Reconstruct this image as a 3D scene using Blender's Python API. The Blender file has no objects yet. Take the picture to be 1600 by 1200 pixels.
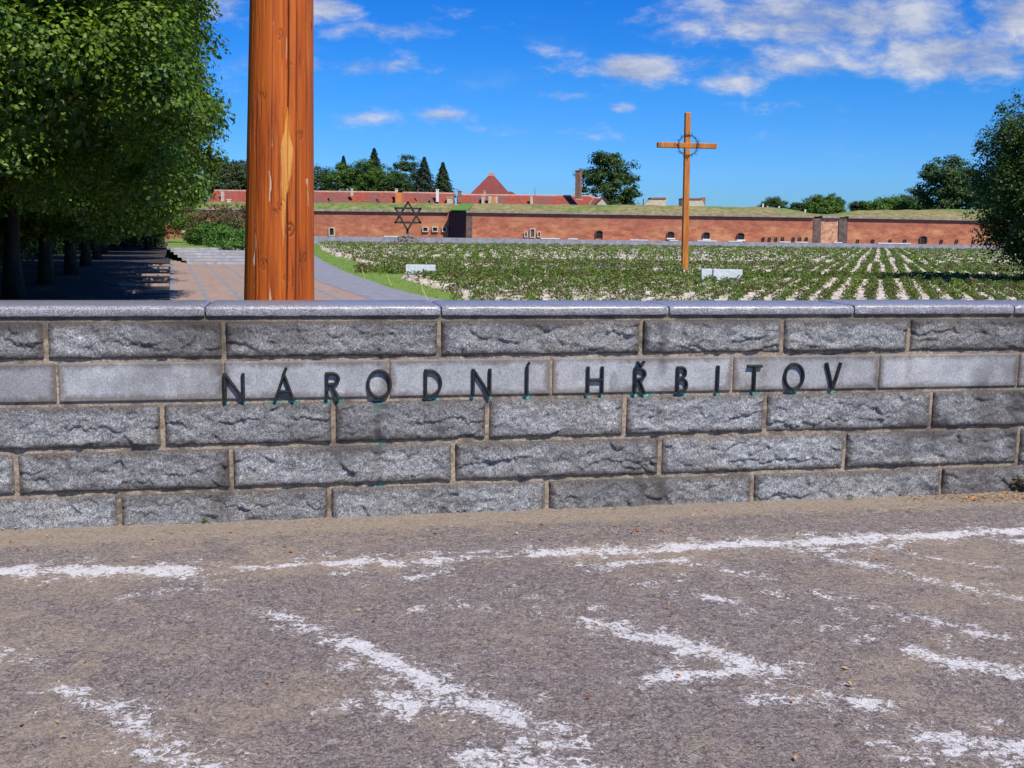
import bpy, math, random
import numpy as np
from mathutils import Vector, Matrix

random.seed(7)
RNG = np.random.default_rng(7)
S = bpy.context.scene
COL = S.collection

# ------------------------------------------------------------------ camera
F = 1700.0                      # focal length in pixels of the 1600 wide photograph
PITCH = math.atan(234.0 / F)
ROLL = 0.0115
EYE = Vector((0, 0, 1.6))
Fw = Vector((0, math.cos(PITCH), -math.sin(PITCH)))
R0 = Vector((1, 0, 0)); U0 = Vector((0, math.sin(PITCH), math.cos(PITCH)))
Rt = R0 * math.cos(ROLL) + U0 * math.sin(ROLL)
Up = -R0 * math.sin(ROLL) + U0 * math.cos(ROLL)
cam = bpy.data.cameras.new('camera'); camo = bpy.data.objects.new('camera', cam); COL.objects.link(camo)
camo.matrix_world = Matrix(((Rt.x, Up.x, -Fw.x, EYE.x), (Rt.y, Up.y, -Fw.y, EYE.y), (Rt.z, Up.z, -Fw.z, EYE.z), (0, 0, 0, 1)))
cam.sensor_width = 36; cam.lens = F / 1600 * 36; cam.clip_start = 0.1; cam.clip_end = 8000
S.camera = camo
S.render.resolution_x = 1024; S.render.resolution_y = 768

def ray(x, y):
    return Fw + Rt * ((x - 800) / F) - Up * ((y - 600) / F)
def at_z(x, y, z):
    d = ray(x, y); return EYE + d * ((z - EYE.z) / d.z)
def at_y(x, y, Y):
    d = ray(x, y); return EYE + d * (Y / d.y)

# ------------------------------------------------------------------ light
SUN_AZ = math.radians(148)      # clockwise from +Y, where the sun stands (behind, to the right)
SUN_EL = math.radians(50)
sd = bpy.data.lights.new('sun', 'SUN'); sun = bpy.data.objects.new('sun', sd); COL.objects.link(sun)
sd.energy = 5.0; sd.angle = math.radians(0.5); sd.color = (1.0, 0.91, 0.77)
tosun = Vector((math.sin(SUN_AZ) * math.cos(SUN_EL), math.cos(SUN_AZ) * math.cos(SUN_EL), math.sin(SUN_EL)))
sun.rotation_euler = tosun.to_track_quat('Z', 'Y').to_euler()
S.view_settings.view_transform = 'Standard'; S.view_settings.look = 'None'
S.view_settings.exposure = 0.07; S.view_settings.gamma = 1.0

class NT:
    def __init__(s, tree): s.t = tree; s.n = tree.nodes; s.l = tree.links
    def new(s, typ, ins=None, **kw):
        n = s.n.new(typ)
        for k, v in kw.items(): setattr(n, k, v)
        if ins:
            for k, v in ins.items(): s.set(n.inputs[k], v)
        return n
    def set(s, inp, v):
        if hasattr(v, 'is_linked') or isinstance(v, bpy.types.NodeSocket): s.l.new(v, inp)
        elif isinstance(v, bpy.types.Node): s.l.new(v.outputs[0], inp)
        else:
            if isinstance(v, (tuple, list)) and len(v) == 3 and inp.type == 'RGBA': v = (*v, 1)
            inp.default_value = v
    def math(s, op, a, b=None, c=None, clamp=False):
        n = s.n.new('ShaderNodeMath'); n.operation = op; n.use_clamp = clamp
        s.set(n.inputs[0], a)
        if b is not None: s.set(n.inputs[1], b)
        if c is not None: s.set(n.inputs[2], c)
        return n.outputs[0]
    def mix(s, f, a, b, blend='MIX'):
        n = s.n.new('ShaderNodeMix'); n.data_type = 'RGBA'; n.blend_type = blend
        s.set(n.inputs[0], f); s.set(n.inputs[6], a); s.set(n.inputs[7], b)
        return n.outputs[2]
    def ramp(s, f, stops, interp='LINEAR'):
        n = s.n.new('ShaderNodeValToRGB'); n.color_ramp.interpolation = interp
        e = n.color_ramp.elements
        while len(e) < len(stops): e.new(0.5)
        for i, (p, c) in enumerate(stops):
            e[i].position = p; e[i].color = (*c, 1) if isinstance(c, (tuple, list)) else (c, c, c, 1)
        s.set(n.inputs[0], f); return n.outputs[0]
    def noise(s, vec, scale, detail=4, rough=0.55, dist=0.0):
        n = s.n.new('ShaderNodeTexNoise'); s.set(n.inputs['Vector'], vec)
        n.inputs['Scale'].default_value = scale; n.inputs['Detail'].default_value = detail
        n.inputs['Roughness'].default_value = rough; n.inputs['Distortion'].default_value = dist
        return n.outputs[0]
    def mapping(s, vec, scale=(1, 1, 1), rot=(0, 0, 0), loc=(0, 0, 0)):
        n = s.n.new('ShaderNodeMapping'); s.set(n.inputs[0], vec)
        n.inputs['Scale'].default_value = scale; n.inputs['Rotation'].default_value = rot; n.inputs['Location'].default_value = loc
        return n.outputs[0]
    def attr(s, name):
        n = s.n.new('ShaderNodeAttribute'); n.attribute_name = name; return n.outputs['Fac']
    def smooth(s, v, a, b):
        n = s.n.new('ShaderNodeMapRange'); n.interpolation_type = 'SMOOTHSTEP'; s.set(n.inputs[0], v)
        n.inputs[1].default_value = a; n.inputs[2].default_value = b; return n.outputs[0]

# world: physical sky, deepened, with clouds laid out by direction
W = bpy.data.worlds.new('World'); S.world = W; W.use_nodes = True
w = NT(W.node_tree); w.n.clear()
sky = w.new('ShaderNodeTexSky', sky_type='NISHITA', sun_disc=False, sun_elevation=SUN_EL, sun_rotation=SUN_AZ)
sky.air_density = 1.0; sky.dust_density = 0.25; sky.ozone_density = 3.0
tc = w.new('ShaderNodeTexCoord').outputs['Generated']
sep = w.new('ShaderNodeSeparateXYZ', {0: tc})
dy = w.math('MAXIMUM', sep.outputs[1], 0.05)
uu = w.math('DIVIDE', sep.outputs[0], dy); ww = w.math('DIVIDE', sep.outputs[2], dy)
uv = w.new('ShaderNodeCombineXYZ', {0: uu, 1: ww, 2: 0.0}).outputs[0]
clouds = [  # centre x,y and half sizes in photo pixels, weight
 (1290, 30, 250, 52, 1.1), (1500, 85, 150, 40, 1.15), (1240, 100, 190, 24, .8), (995, 108, 66, 22, 1.35), (1145, 128, 50, 16, .85),
 (905, 112, 70, 22, .5), (972, 168, 24, 9, .6), (600, 48, 110, 16, .7), (585, 103, 85, 17, .75), (690, 181, 45, 13, .85),
 (500, 12, 60, 24, 1.0), (348, 10, 60, 24, .7), (560, 185, 90, 16, .5), (800, 205, 160, 14, .42), (880, 148, 90, 9, .42), (365, 150, 50, 40, .55),
 (1600, 20, 80, 40, 1.2), (490, 98, 24, 14, .8), (1250, 170, 90, 12, .3), (840, 80, 60, 10, .35)]
tot = None
for (cx, cy, a, b, wt) in clouds:
    d = ray(cx, cy); u0 = d.x / d.y; w0 = d.z / d.y
    ex = w.math('MULTIPLY', w.math('SUBTRACT', uu, u0), F / a)
    ey = w.math('MULTIPLY', w.math('SUBTRACT', ww, w0), F / b)
    r2 = w.math('ADD', w.math('MULTIPLY', ex, ex), w.math('MULTIPLY', ey, ey))
    g = w.math('MULTIPLY', w.math('POWER', 2.7183, w.math('MULTIPLY', r2, -0.9)), wt)
    tot = g if tot is None else w.math('MAXIMUM', tot, g)
warp = w.new('ShaderNodeTexNoise', {'Vector': uv, 'Scale': 14.0, 'Detail': 3.0})
wv = w.new('ShaderNodeVectorMath', {0: uv, 1: w.new('ShaderNodeVectorMath', {0: warp.outputs[1], 1: (0.035, 0.018, 0)}, operation='MULTIPLY').outputs[0]}, operation='ADD').outputs[0]
cn = w.noise(w.mapping(wv, (1.0, 2.2, 1)), 15, 10, 0.63)
cn2 = w.noise(w.mapping(wv, (1.0, 3.2, 1), loc=(3, 1, 0)), 5, 4, 0.5)
dens = w.math('ADD', tot, w.math('MULTIPLY', w.math('SUBTRACT', cn, 0.5), 2.5))
dens = w.smooth(dens, 0.24, 1.15)
# a thin background veil
veil = w.smooth(w.math('ADD', cn2, w.math('MULTIPLY', w.math('SUBTRACT', cn, .5), .7)), 0.52, 1.0)
veil = w.math('MULTIPLY', veil, w.smooth(ww, 0.05, 0.16))
cm = w.math('ADD', w.math('MULTIPLY', dens, 0.9), w.math('MULTIPLY', veil, 0.30), clamp=True)
hs = w.new('ShaderNodeHueSaturation', {'Hue': 0.505, 'Saturation': 1.5, 'Value': 1.0, 'Color': sky.outputs[0]})
tint = w.ramp(w.math('MULTIPLY', ww, 2.2, clamp=True), [(0, (.42, .86, 1.75)), (.12, (.46, .94, 1.85)), (.3, (.42, 1.04, 1.75)), (.8, (.30, 1.0, 1.72))])
skycol = w.mix(1.0, hs.outputs[0], tint, 'MULTIPLY')
ccol = w.mix(w.smooth(cn, 0.35, 0.75), (4.0, 4.9, 7.4), (9.0, 9.3, 10.2))
fin = w.mix(cm, skycol, ccol)
bg = w.new('ShaderNodeBackground', {'Color': fin, 'Strength': 0.074})
w.l.new(bg.outputs[0], w.new('ShaderNodeOutputWorld').inputs[0])

# ------------------------------------------------------------------ numeric noise
def _hash(ix, iy, iz, seed):
    h = (ix * 374761393 + iy * 668265263 + iz * 2147483647 + seed * 974711) & 0xffffffff
    h = ((h ^ (h >> 13)) * 1274126177) & 0xffffffff
    h = (h ^ (h >> 16)) & 0xffffffff
    return h.astype(np.float64) / 4294967295.0
def vnoise(x, y, z=0.0, seed=0):
    x = np.asarray(x, float); y = np.asarray(y, float); z = np.asarray(z, float) + 0 * x
    ix = np.floor(x).astype(np.int64); iy = np.floor(y).astype(np.int64); iz = np.floor(z).astype(np.int64)
    fx = x - ix; fy = y - iy; fz = z - iz
    fx = fx * fx * (3 - 2 * fx); fy = fy * fy * (3 - 2 * fy); fz = fz * fz * (3 - 2 * fz)
    r = 0
    for a in (0, 1):
        for b in (0, 1):
            for c in (0, 1):
                r = r + _hash(ix + a, iy + b, iz + c, seed) * (fx if a else 1 - fx) * (fy if b else 1 - fy) * (fz if c else 1 - fz)
    return r * 2 - 1
def fbm(x, y, z=0.0, oct=4, seed=0, gain=.5):
    r = 0; a = 1.0; t = 0
    for o in range(oct):
        r = r + a * vnoise(np.asarray(x) * 2 ** o, np.asarray(y) * 2 ** o, np.asarray(z) * 2 ** o, seed + o * 17); t += a; a *= gain
    return r / t

# ------------------------------------------------------------------ object helpers
def setp(o, label=None, cat=None, group=None, kind=None):
    if label: o['label'] = label
    if cat: o['category'] = cat
    if group: o['group'] = group
    if kind: o['kind'] = kind
    return o
def link(name, me, parent=None):
    o = bpy.data.objects.new(name, me); COL.objects.link(o)
    if parent is not None: o.parent = parent
    return o
def npmesh(name, V, Q, mat, smooth=False, attrs=None, mats=None, midx=None):
    """V (n,3); Q (m,k) index array or list of arrays with different k"""
    if not isinstance(Q, list): Q = [Q]
    me = bpy.data.meshes.new(name)
    V = np.ascontiguousarray(V, dtype=np.float32)
    me.vertices.add(len(V)); me.vertices.foreach_set('co', V.ravel())
    flat = np.concatenate([q.ravel() for q in Q]).astype(np.int32)
    sizes = np.concatenate([np.full(len(q), q.shape[1]) for q in Q]).astype(np.int32)
    starts = np.concatenate([[0], np.cumsum(sizes)[:-1]]).astype(np.int32)
    me.loops.add(len(flat)); me.loops.foreach_set('vertex_index', flat)
    me.polygons.add(len(sizes)); me.polygons.foreach_set('loop_start', starts); me.polygons.foreach_set('loop_total', sizes)
    for m in (mats or [mat]): me.materials.append(m)
    if midx is not None: me.polygons.foreach_set('material_index', np.asarray(midx, dtype=np.int32))
    me.update(calc_edges=True)
    me.polygons.foreach_set('use_smooth', np.full(len(sizes), smooth))
    if attrs:
        for k, v in attrs.items():
            a = me.attributes.new(k, 'FLOAT', 'POINT'); a.data.foreach_set('value', np.ascontiguousarray(v, dtype=np.float32))
    me.validate()
    return me
class MB:
    """collects simple solids into one mesh"""
    def __init__(s): s.v = []; s.f = []
    def add(s, vs, fs):
        n = len(s.v); s.v += [tuple(p) for p in vs]; s.f += [tuple(i + n for i in f) for f in fs]; return s
    def hexa(s, p):  # 8 points: bottom 0-3 ccw, top 4-7
        return s.add(p, [(3, 2, 1, 0), (4, 5, 6, 7), (0, 1, 5, 4), (1, 2, 6, 5), (2, 3, 7, 6), (3, 0, 4, 7)])
    def box(s, c, size, rz=0.0, M=None):
        x, y, z = size[0] / 2, size[1] / 2, size[2] / 2
        P = [Vector(q) for q in ((-x, -y, -z), (x, -y, -z), (x, y, -z), (-x, y, -z), (-x, -y, z), (x, -y, z), (x, y, z), (-x, y, z))]
        R = M if M is not None else Matrix.Rotation(rz, 3, 'Z')
        return s.hexa([R @ q + Vector(c) for q in P])
    def tube(s, pts, rads, n=8, cap=True):
        pts = [Vector(p) for p in pts]; base = len(s.v)
        for i, p in enumerate(pts):
            d = (pts[min(i + 1, len(pts) - 1)] - pts[max(i - 1, 0)]).normalized()
            a = d.cross(Vector((0.3, 1, 0.05))).normalized(); b = d.cross(a)
            for k in range(n):
                t = 2 * math.pi * k / n; s.v.append(tuple(p + (a * math.cos(t) + b * math.sin(t)) * rads[i]))
        for i in range(len(pts) - 1):
            for k in range(n):
                k2 = (k + 1) % n
                s.f.append((base + i * n + k, base + (i + 1) * n + k, base + (i + 1) * n + k2, base + i * n + k2))
        if cap:
            s.f.append(tuple(base + k for k in range(n))); s.f.append(tuple(base + (len(pts) - 1) * n + k for k in reversed(range(n))))
        return s
    def mesh(s, name, mat, smooth=False, bevel=0):
        me = bpy.data.meshes.new(name); me.from_pydata(s.v, [], s.f); me.materials.append(mat); me.update()
        if smooth: me.polygons.foreach_set('use_smooth', [True] * len(me.polygons))
        me.validate(); return me
    def build(s, name, mat, parent=None, smooth=False):
        return link(name, s.mesh(name, mat, smooth), parent)
def empty(name, loc, label, cat, group=None):
    o = bpy.data.objects.new(name, None); COL.objects.link(o); o.location = loc; o.empty_display_size = .3
    return setp(o, label, cat, group)
def under(child, parent):
    """parent an object built in world coordinates under an unrotated empty"""
    child.parent = parent; child.location = Vector(child.location) - parent.location; return child

# ------------------------------------------------------------------ materials
def mat(name):
    m = bpy.data.materials.new(name); m.use_nodes = True; t = NT(m.node_tree); t.n.clear()
    out = t.new('ShaderNodeOutputMaterial'); b = t.new('ShaderNodeBsdfPrincipled'); t.l.new(b.outputs[0], out.inputs[0])
    t.b = b; t.out = out; t.m = m
    t.obj = t.new('ShaderNodeTexCoord').outputs['Object']
    t.geo = t.new('ShaderNodeNewGeometry').outputs['Position']
    return t
def bump(t, h, strength=.5, dist=.01):
    n = t.new('ShaderNodeBump', {'Height': h}); n.inputs['Strength'].default_value = strength; n.inputs['Distance'].default_value = dist
    t.l.new(n.outputs[0], t.b.inputs['Normal'])
def simple(name, c1, c2, scale, rough=.8, bs=0, detail=5, sx=(1, 1, 1)):
    t = mat(name); v = t.mapping(t.geo, sx); n = t.noise(v, scale, detail)
    t.set(t.b.inputs['Base Color'], t.ramp(n, [(.32, c1), (.68, c2)])); t.b.inputs['Roughness'].default_value = rough
    if bs: bump(t, n, bs, .02)
    return t.m

# granite for rock faced blocks
def granite(name, smoothrow=False):
    t = mat(name); p = t.geo
    sp = t.noise(p, 100, 3, .8, 1.8)
    sp2 = t.noise(t.mapping(p, (1, 1, 1), loc=(2, 7, 1)), 52, 3, .75, 2.2)
    vo = t.new('ShaderNodeTexVoronoi', {'Vector': p, 'Scale': 230.0}).outputs[1]
    big = t.noise(p, 2.2, 5, .6)
    stain = t.attr('stain'); verd = t.attr('verd'); smo = t.attr('smooth'); tint = t.attr('tint')
    k = t.math('ADD', t.math('MULTIPLY', sp, .55), t.math('MULTIPLY', sp2, .45))
    rough = t.ramp(k, [(.39, (.016, .017, .018)), (.455, (.118, .124, .130)), (.53, (.30, .315, .325)), (.63, (.68, .70, .69))])
    fine = t.ramp(k, [(.38, (.185, .195, .205)), (.5, (.31, .325, .34)), (.62, (.45, .465, .475))])
    c = t.mix(smo, rough, fine)
    c = t.mix(t.math('MULTIPLY', t.new('ShaderNodeSeparateColor', {0: vo}).outputs[0], .18), c, (.30, .27, .26))
    ew = t.attr('edge')
    en = t.smooth(t.math('ADD', t.math('ADD', t.math('MULTIPLY', t.noise(p, 6, 6, .75), .75), t.math('MULTIPLY', t.noise(p, 40, 4, .7), .3)), t.math('MULTIPLY', ew, .34)), .56, .84)
    c = t.mix(t.math('MULTIPLY', en, .85), c, t.mix(1, c, (.44, .37, .32), 'MULTIPLY'))
    pt = t.noise(p, 5.5, 5, .65)
    c = t.mix(1, c, t.ramp(pt, [(.3, (.82, .83, .84)), (.7, (1.22, 1.22, 1.22))]), 'MULTIPLY')
    warm = t.smooth(big, .45, .72)
    c = t.mix(t.math('MULTIPLY', warm, .38), c, t.mix(1, c, (1.0, .88, .72), 'MULTIPLY'))
    c = t.mix(1, c, t.ramp(tint, [(0, (.62, .60, .59)), (1, (1.14, 1.16, 1.19))]), 'MULTIPLY')
    sn = t.math('ADD', t.math('MULTIPLY', t.noise(t.mapping(p, (1, 1, .45)), 9, 6, .65), .6), t.math('MULTIPLY', t.noise(p, 75, 4, .75, 1), .4))
    sm = t.math('MULTIPLY', stain, t.smooth(t.math('ADD', sn, t.math('MULTIPLY', stain, .30)), .50, .74))
    c = t.mix(t.math('MULTIPLY', sm, .72, clamp=True), c, (.048, .040, .037))
    vn = t.smooth(t.math('ADD', t.noise(p, 40, 4, .6), t.math('MULTIPLY', verd, .5)), .5, .8)
    c = t.mix(t.math('MULTIPLY', vn, t.math('MULTIPLY', verd, .9), clamp=True), c, (.05, .17, .15))
    spots = t.smooth(t.noise(p, 17, 3, .5), .76, .80)
    c = t.mix(t.math('MULTIPLY', spots, .6), c, (.62, .62, .60))
    t.set(t.b.inputs['Base Color'], c); t.b.inputs['Roughness'].default_value = .72
    h = t.math('MULTIPLY', t.math('ADD', t.math('MULTIPLY', sp, .5), sp2), t.math('SUBTRACT', 1.0, t.math('MULTIPLY', smo, .8)))
    bump(t, h, .9, .006)
    return t.m
M_granite = granite('granite')
def mk_mortar():
    t = mat('mortar'); p = t.geo
    n = t.noise(p, 60, 5, .65); g = t.noise(p, 5, 4, .6)
    c = t.ramp(n, [(.3, (.17, .13, .095)), (.5, (.34, .275, .20)), (.7, (.54, .46, .35))])
    c = t.mix(t.math('MULTIPLY', t.smooth(t.noise(p, 7, 5, .7), .47, .62), .8), c, (.10, .075, .060))
    vn = t.smooth(t.math('ADD', t.noise(p, 30, 4, .6), t.math('MULTIPLY', t.attr('verd'), .5)), .5, .75)
    c = t.mix(t.math('MULTIPLY', vn, t.attr('verd'), clamp=True), c, t.mix(t.smooth(n, .45, .6), (.05, .19, .17), (.30, .50, .40)))
    c = t.mix(t.math('MULTIPLY', t.attr('stain'), .8, clamp=True), c, (.07, .055, .045))
    t.set(t.b.inputs['Base Color'], c); t.b.inputs['Roughness'].default_value = .9
    bump(t, n, .8, .006); return t.m
M_mortar = mk_mortar()
def mk_coping():
    t = mat('coping_granite'); p = t.geo
    n = t.noise(p, 130, 4, .7); g = t.noise(t.mapping(p, (1, 1, 2)), 3, 5, .6)
    c = t.ramp(n, [(.36, (.09, .09, .105)), (.5, (.25, .255, .28)), (.62, (.48, .48, .52))])
    c = t.mix(t.math('MULTIPLY', t.smooth(g, .5, .75), .5), c, (.16, .14, .14))
    blot = t.smooth(t.noise(p, 12, 3, .6), .70, .78)
    c = t.mix(t.math('MULTIPLY', blot, .7), c, (.10, .075, .08))
    t.set(t.b.inputs['Base Color'], c); t.set(t.b.inputs['Roughness'], t.ramp(g, [(.3, .34), (.7, .46)])); t.b.inputs['Specular IOR Level'].default_value = .8; bump(t, n, .12, .002); return t.m
M_coping = mk_coping()
def mk_bronze():
    t = mat('dark_bronze'); n = t.noise(t.geo, 45, 4)
    t.set(t.b.inputs['Base Color'], t.ramp(n, [(.35, (.018, .020, .022)), (.62, (.045, .050, .052)), (.75, (.05, .09, .08))]))
    t.b.inputs['Metallic'].default_value = .45; t.b.inputs['Roughness'].default_value = .48; bump(t, n, .3, .002); return t.m
M_bronze = mk_bronze()

def mk_asphalt():
    t = mat('asphalt'); p = t.geo
    mp = t.mapping(p, (1, 1, 1))
    fine = t.noise(mp, 62, 4, .8, 2.2); med = t.noise(mp, 25, 4, .75, 2.0); big = t.noise(mp, 1.1, 6, .62, .4); mid = t.noise(mp, 5.5, 6, .66, .5)
    k = t.math('ADD', t.math('MULTIPLY', fine, .6), t.math('MULTIPLY', med, .4))
    dark = t.ramp(k, [(.39, (.030, .023, .023)), (.465, (.122, .100, .093)), (.53, (.245, .208, .192)), (.62, (.47, .42, .385))])
    tan = t.ramp(k, [(.39, (.12, .090, .065)), (.5, (.29, .235, .178)), (.61, (.42, .36, .285))])
    dm = t.math('ADD', t.math('ADD', t.math('MULTIPLY', big, .8), t.math('MULTIPLY', mid, .55)), t.math('MULTIPLY', k, .5))
    dm = t.math('ADD', dm, t.math('MULTIPLY', t.attr('dirt'), .55))
    c = t.mix(t.smooth(dm, .89, 1.17), dark, tan)
    chips = t.smooth(t.noise(mp, 210, 2, .5), .70, .74)
    c = t.mix(t.math('MULTIPLY', chips, .55), c, (.62, .60, .58))
    pv = t.noise(t.mapping(p, (1, 1, 1), loc=(5, 2, 0)), 27, 7, .8, 1.2)
    pv2 = t.noise(mp, 7, 3, .6)
    pn = t.math('ADD', t.math('ADD', t.math('MULTIPLY', t.attr('paint'), .80), t.math('MULTIPLY', t.math('SUBTRACT', pv, .5), 3.7)), t.math('MULTIPLY', t.math('SUBTRACT', pv2, .5), 1.5))
    pm = t.math('MULTIPLY', t.math('MULTIPLY', t.smooth(pn, .56, .72), t.smooth(t.attr('paint'), .05, .22)), t.ramp(k, [(.38, .35), (.47, .93)]))
    c = t.mix(pm, c, t.ramp(fine, [(.3, (.50, .49, .48)), (.6, (.80, .80, .80))]))
    t.set(t.b.inputs['Base Color'], c); t.b.inputs['Roughness'].default_value = .88
    bump(t, t.math('ADD', t.math('MULTIPLY', fine, .6), med), .75, .008); return t.m
M_asphalt = mk_asphalt()

def mk_grass(name, a, b, c3):
    t = mat(name); p = t.geo
    n = t.noise(p, 2.6, 6, .7); g = t.noise(p, .17, 4, .6); 
    c = t.ramp(n, [(.3, a), (.6, b)]); c = t.mix(t.smooth(g, .46, .64), c, c3)
    t.set(t.b.inputs['Base Color'], c); t.b.inputs['Roughness'].default_value = .95; bump(t, n, .8, .08); return t.m
M_grass = mk_grass('lawn_grass', (.09, .17, .02), (.19, .31, .045), (.17, .25, .04))
M_field = mk_grass('field_grass', (.10, .18, .025), (.22, .33, .06), (.18, .28, .05))
def mk_dry():
    t = mat('embankment_grass'); p = t.geo
    n = t.noise(t.mapping(p, (1, .6, 1)), .75, 7, .75); g = t.noise(t.mapping(p, (1, .4, 1)), .10, 5, .65)
    c = t.ramp(n, [(.33, (.12, .12, .035)), (.5, (.27, .25, .085)), (.66, (.46, .38, .16))]); c = t.mix(t.smooth(g, .44, .6), c, t.mix(1, c, (.62, .95, .55), 'MULTIPLY'))
    t.set(t.b.inputs['Base Color'], c); t.b.inputs['Roughness'].default_value = .95; bump(t, n, 1, .5); return t.m
M_dry = mk_dry()
M_freshgrass = mk_grass('fresh_grass', (.08, .19, .025), (.14, .30, .04), (.10, .24, .03))
M_ground = mk_grass('far_ground', (.06, .10, .025), (.12, .17, .05), (.13, .14, .06))

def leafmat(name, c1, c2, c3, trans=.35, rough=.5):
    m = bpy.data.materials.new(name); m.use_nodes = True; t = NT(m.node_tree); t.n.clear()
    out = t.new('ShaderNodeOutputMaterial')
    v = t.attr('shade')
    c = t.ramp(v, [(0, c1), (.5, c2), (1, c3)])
    b = t.new('ShaderNodeBsdfPrincipled', {'Base Color': c, 'Roughness': rough})
    tr = t.new('ShaderNodeBsdfTranslucent', {'Color': t.mix(1, c, (1.3, 1.35, .5), 'MULTIPLY')})
    mx = t.new('ShaderNodeMixShader', {0: trans, 1: b.outputs[0], 2: tr.outputs[0]})
    t.l.new(mx.outputs[0], out.inputs[0]); return m
M_linden = leafmat('linden_leaf', (.020, .055, .004), (.095, .185, .008), (.34, .42, .03), .28, .50)
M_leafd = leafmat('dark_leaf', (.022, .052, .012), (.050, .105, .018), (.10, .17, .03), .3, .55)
M_leafm = leafmat('mid_leaf', (.035, .090, .010), (.085, .175, .018), (.16, .26, .03), .35, .55)
M_leafo = leafmat('olive_leaf', (.035, .055, .015), (.07, .10, .025), (.13, .16, .05), .3, .6)
M_conifer = leafmat('conifer_needle', (.010, .022, .012), (.020, .042, .020), (.04, .07, .032), .12, .7)
M_spruce = leafmat('spruce_needle', (.014, .030, .010), (.030, .060, .016), (.05, .09, .025), .12, .7)
M_birch = leafmat('birch_leaf', (.025, .058, .010), (.062, .12, .018), (.14, .21, .04), .35, .5)
M_juniper = leafmat('juniper_needle', (.03, .085, .01), (.07, .18, .02), (.12, .26, .03), .15, .6)
M_rose = leafmat('rose_leaf', (.060, .085, .018), (.14, .215, .035), (.26, .34, .07), .35, .55)
M_rosed = leafmat('rose_leaf_reddish', (.070, .045, .022), (.13, .13, .035), (.19, .22, .05), .25, .55)
M_dryshrub = leafmat('dry_shrub_leaf', (.08, .065, .03), (.15, .125, .06), (.20, .18, .09), .2, .8)
M_bark = simple('bark', (.030, .022, .016), (.085, .066, .05), 9, .95, .6, sx=(1, 1, .25))
M_fall = leafmat('fallen_leaf', (.22, .07, .015), (.42, .17, .04), (.60, .42, .18), .1, .7)

def mk_log():
    t = mat('varnished_log'); p = t.obj
    st = t.noise(t.mapping(p, (1, 1, .06)), 15, 8, .66, .5)
    st2 = t.noise(t.mapping(p, (1, 1, .10)), 7, 5, .6, .8)
    c = t.ramp(st, [(.25, (.12, .020, .003)), (.40, (.36, .070, .005)), (.56, (.50, .110, .007)), (.76, (.64, .17, .012))])
    c = t.mix(t.math('MULTIPLY', t.smooth(st2, .52, .72), .38), c, (.17, .036, .004))
    kn = t.new('ShaderNodeTexVoronoi', {'Vector': t.mapping(p, (2.6, 2.6, 1.15)), 'Scale': 1.35}).outputs[0]
    c = t.mix(t.math('MULTIPLY', t.smooth(kn, .11, .05), .75), c, (.07, .018, .004))
    c = t.mix(t.attr('crack'), c, (.022, .008, .003))
    pl = t.noise(t.mapping(p, (1, 1, .12)), 24, 5, .6)
    pm = t.smooth(t.math('ADD', t.attr('pale'), t.math('MULTIPLY', t.math('SUBTRACT', pl, .5), 2.2)), .42, .56)
    c = t.mix(pm, c, t.ramp(st, [(.35, (.36, .12, .018)), (.6, (.68, .33, .075))]))
    pg = t.smooth(t.math('ADD', t.attr('scrape'), t.math('MULTIPLY', t.math('SUBTRACT', pl, .5), 1.2)), .50, .62)
    c = t.mix(pg, c, (.52, .40, .26))
    t.set(t.b.inputs['Base Color'], c); t.b.inputs['Roughness'].default_value = .55
    t.b.inputs['Specular IOR Level'].default_value = .35
    bump(t, st, .5, .012); return t.m
M_log = mk_log()
def mk_crosswood():
    t = mat('cross_wood'); p = t.obj
    st = t.noise(t.mapping(p, (1, 1, .12)), 6, 6, .65)
    c = t.ramp(st, [(.32, (.22, .060, .010)), (.5, (.48, .155, .022)), (.7, (.60, .23, .04))])
    t.set(t.b.inputs['Base Color'], c); t.b.inputs['Roughness'].default_value = .6; return t.m
M_cross = mk_crosswood()
M_wire = simple('rusty_dark_iron', (.015, .012, .012), (.04, .03, .025), 5, .7)
M_star = simple('weathered_iron', (.022, .016, .016), (.05, .035, .03), 1.5, .7)

def mk_brick():
    t = mat('fortress_brick'); p = t.geo
    n = t.noise(t.mapping(p, (.5, .5, 1.3)), 1.1, 7, .72); g = t.noise(t.mapping(p, (.35, .35, 1)), .35, 5, .62)
    f = t.noise(p, 5, 3, .7)
    c = t.ramp(n, [(.30, (.20, .065, .042)), (.5, (.46, .155, .076)), (.70, (.62, .28, .15))])
    c = t.mix(t.math('MULTIPLY', t.smooth(g, .5, .7), .7), c, (.66, .36, .17))
    c = t.mix(t.math('MULTIPLY', t.smooth(f, .4, .65), .25), c, (.36, .13, .08))
    z = t.new('ShaderNodeSeparateXYZ', {0: p}).outputs[2]
    band = t.math('MULTIPLY', t.smooth(t.math('ADD', z, t.math('MULTIPLY', t.noise(t.mapping(p, (1, 1, .3)), .5, 5, .6), 2.2)), 4.2, 4.9), .55)
    c = t.mix(band, c, t.mix(n, (.16, .05, .04), (.56, .19, .12)))
    br = t.new('ShaderNodeTexBrick', {'Vector': t.mapping(p, (1, 1, 1), rot=(math.pi / 2, 0, 0)), 'Scale': 1.6, 'Color1': (1, 1, 1, 1), 'Color2': (.86, .86, .86, 1), 'Mortar': (.78, .74, .7, 1)})
    c = t.mix(.8, c, br.outputs[0], 'MULTIPLY')
    t.set(t.b.inputs['Base Color'], c); t.b.inputs['Roughness'].default_value = .92; bump(t, n, .3, .05); return t.m
M_brick = mk_brick()
M_brickshade = simple('shade_painted_brick', (.035, .015, .015), (.07, .03, .028), 1.6, .95)  # brick colour with the flank's shade painted in
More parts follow.
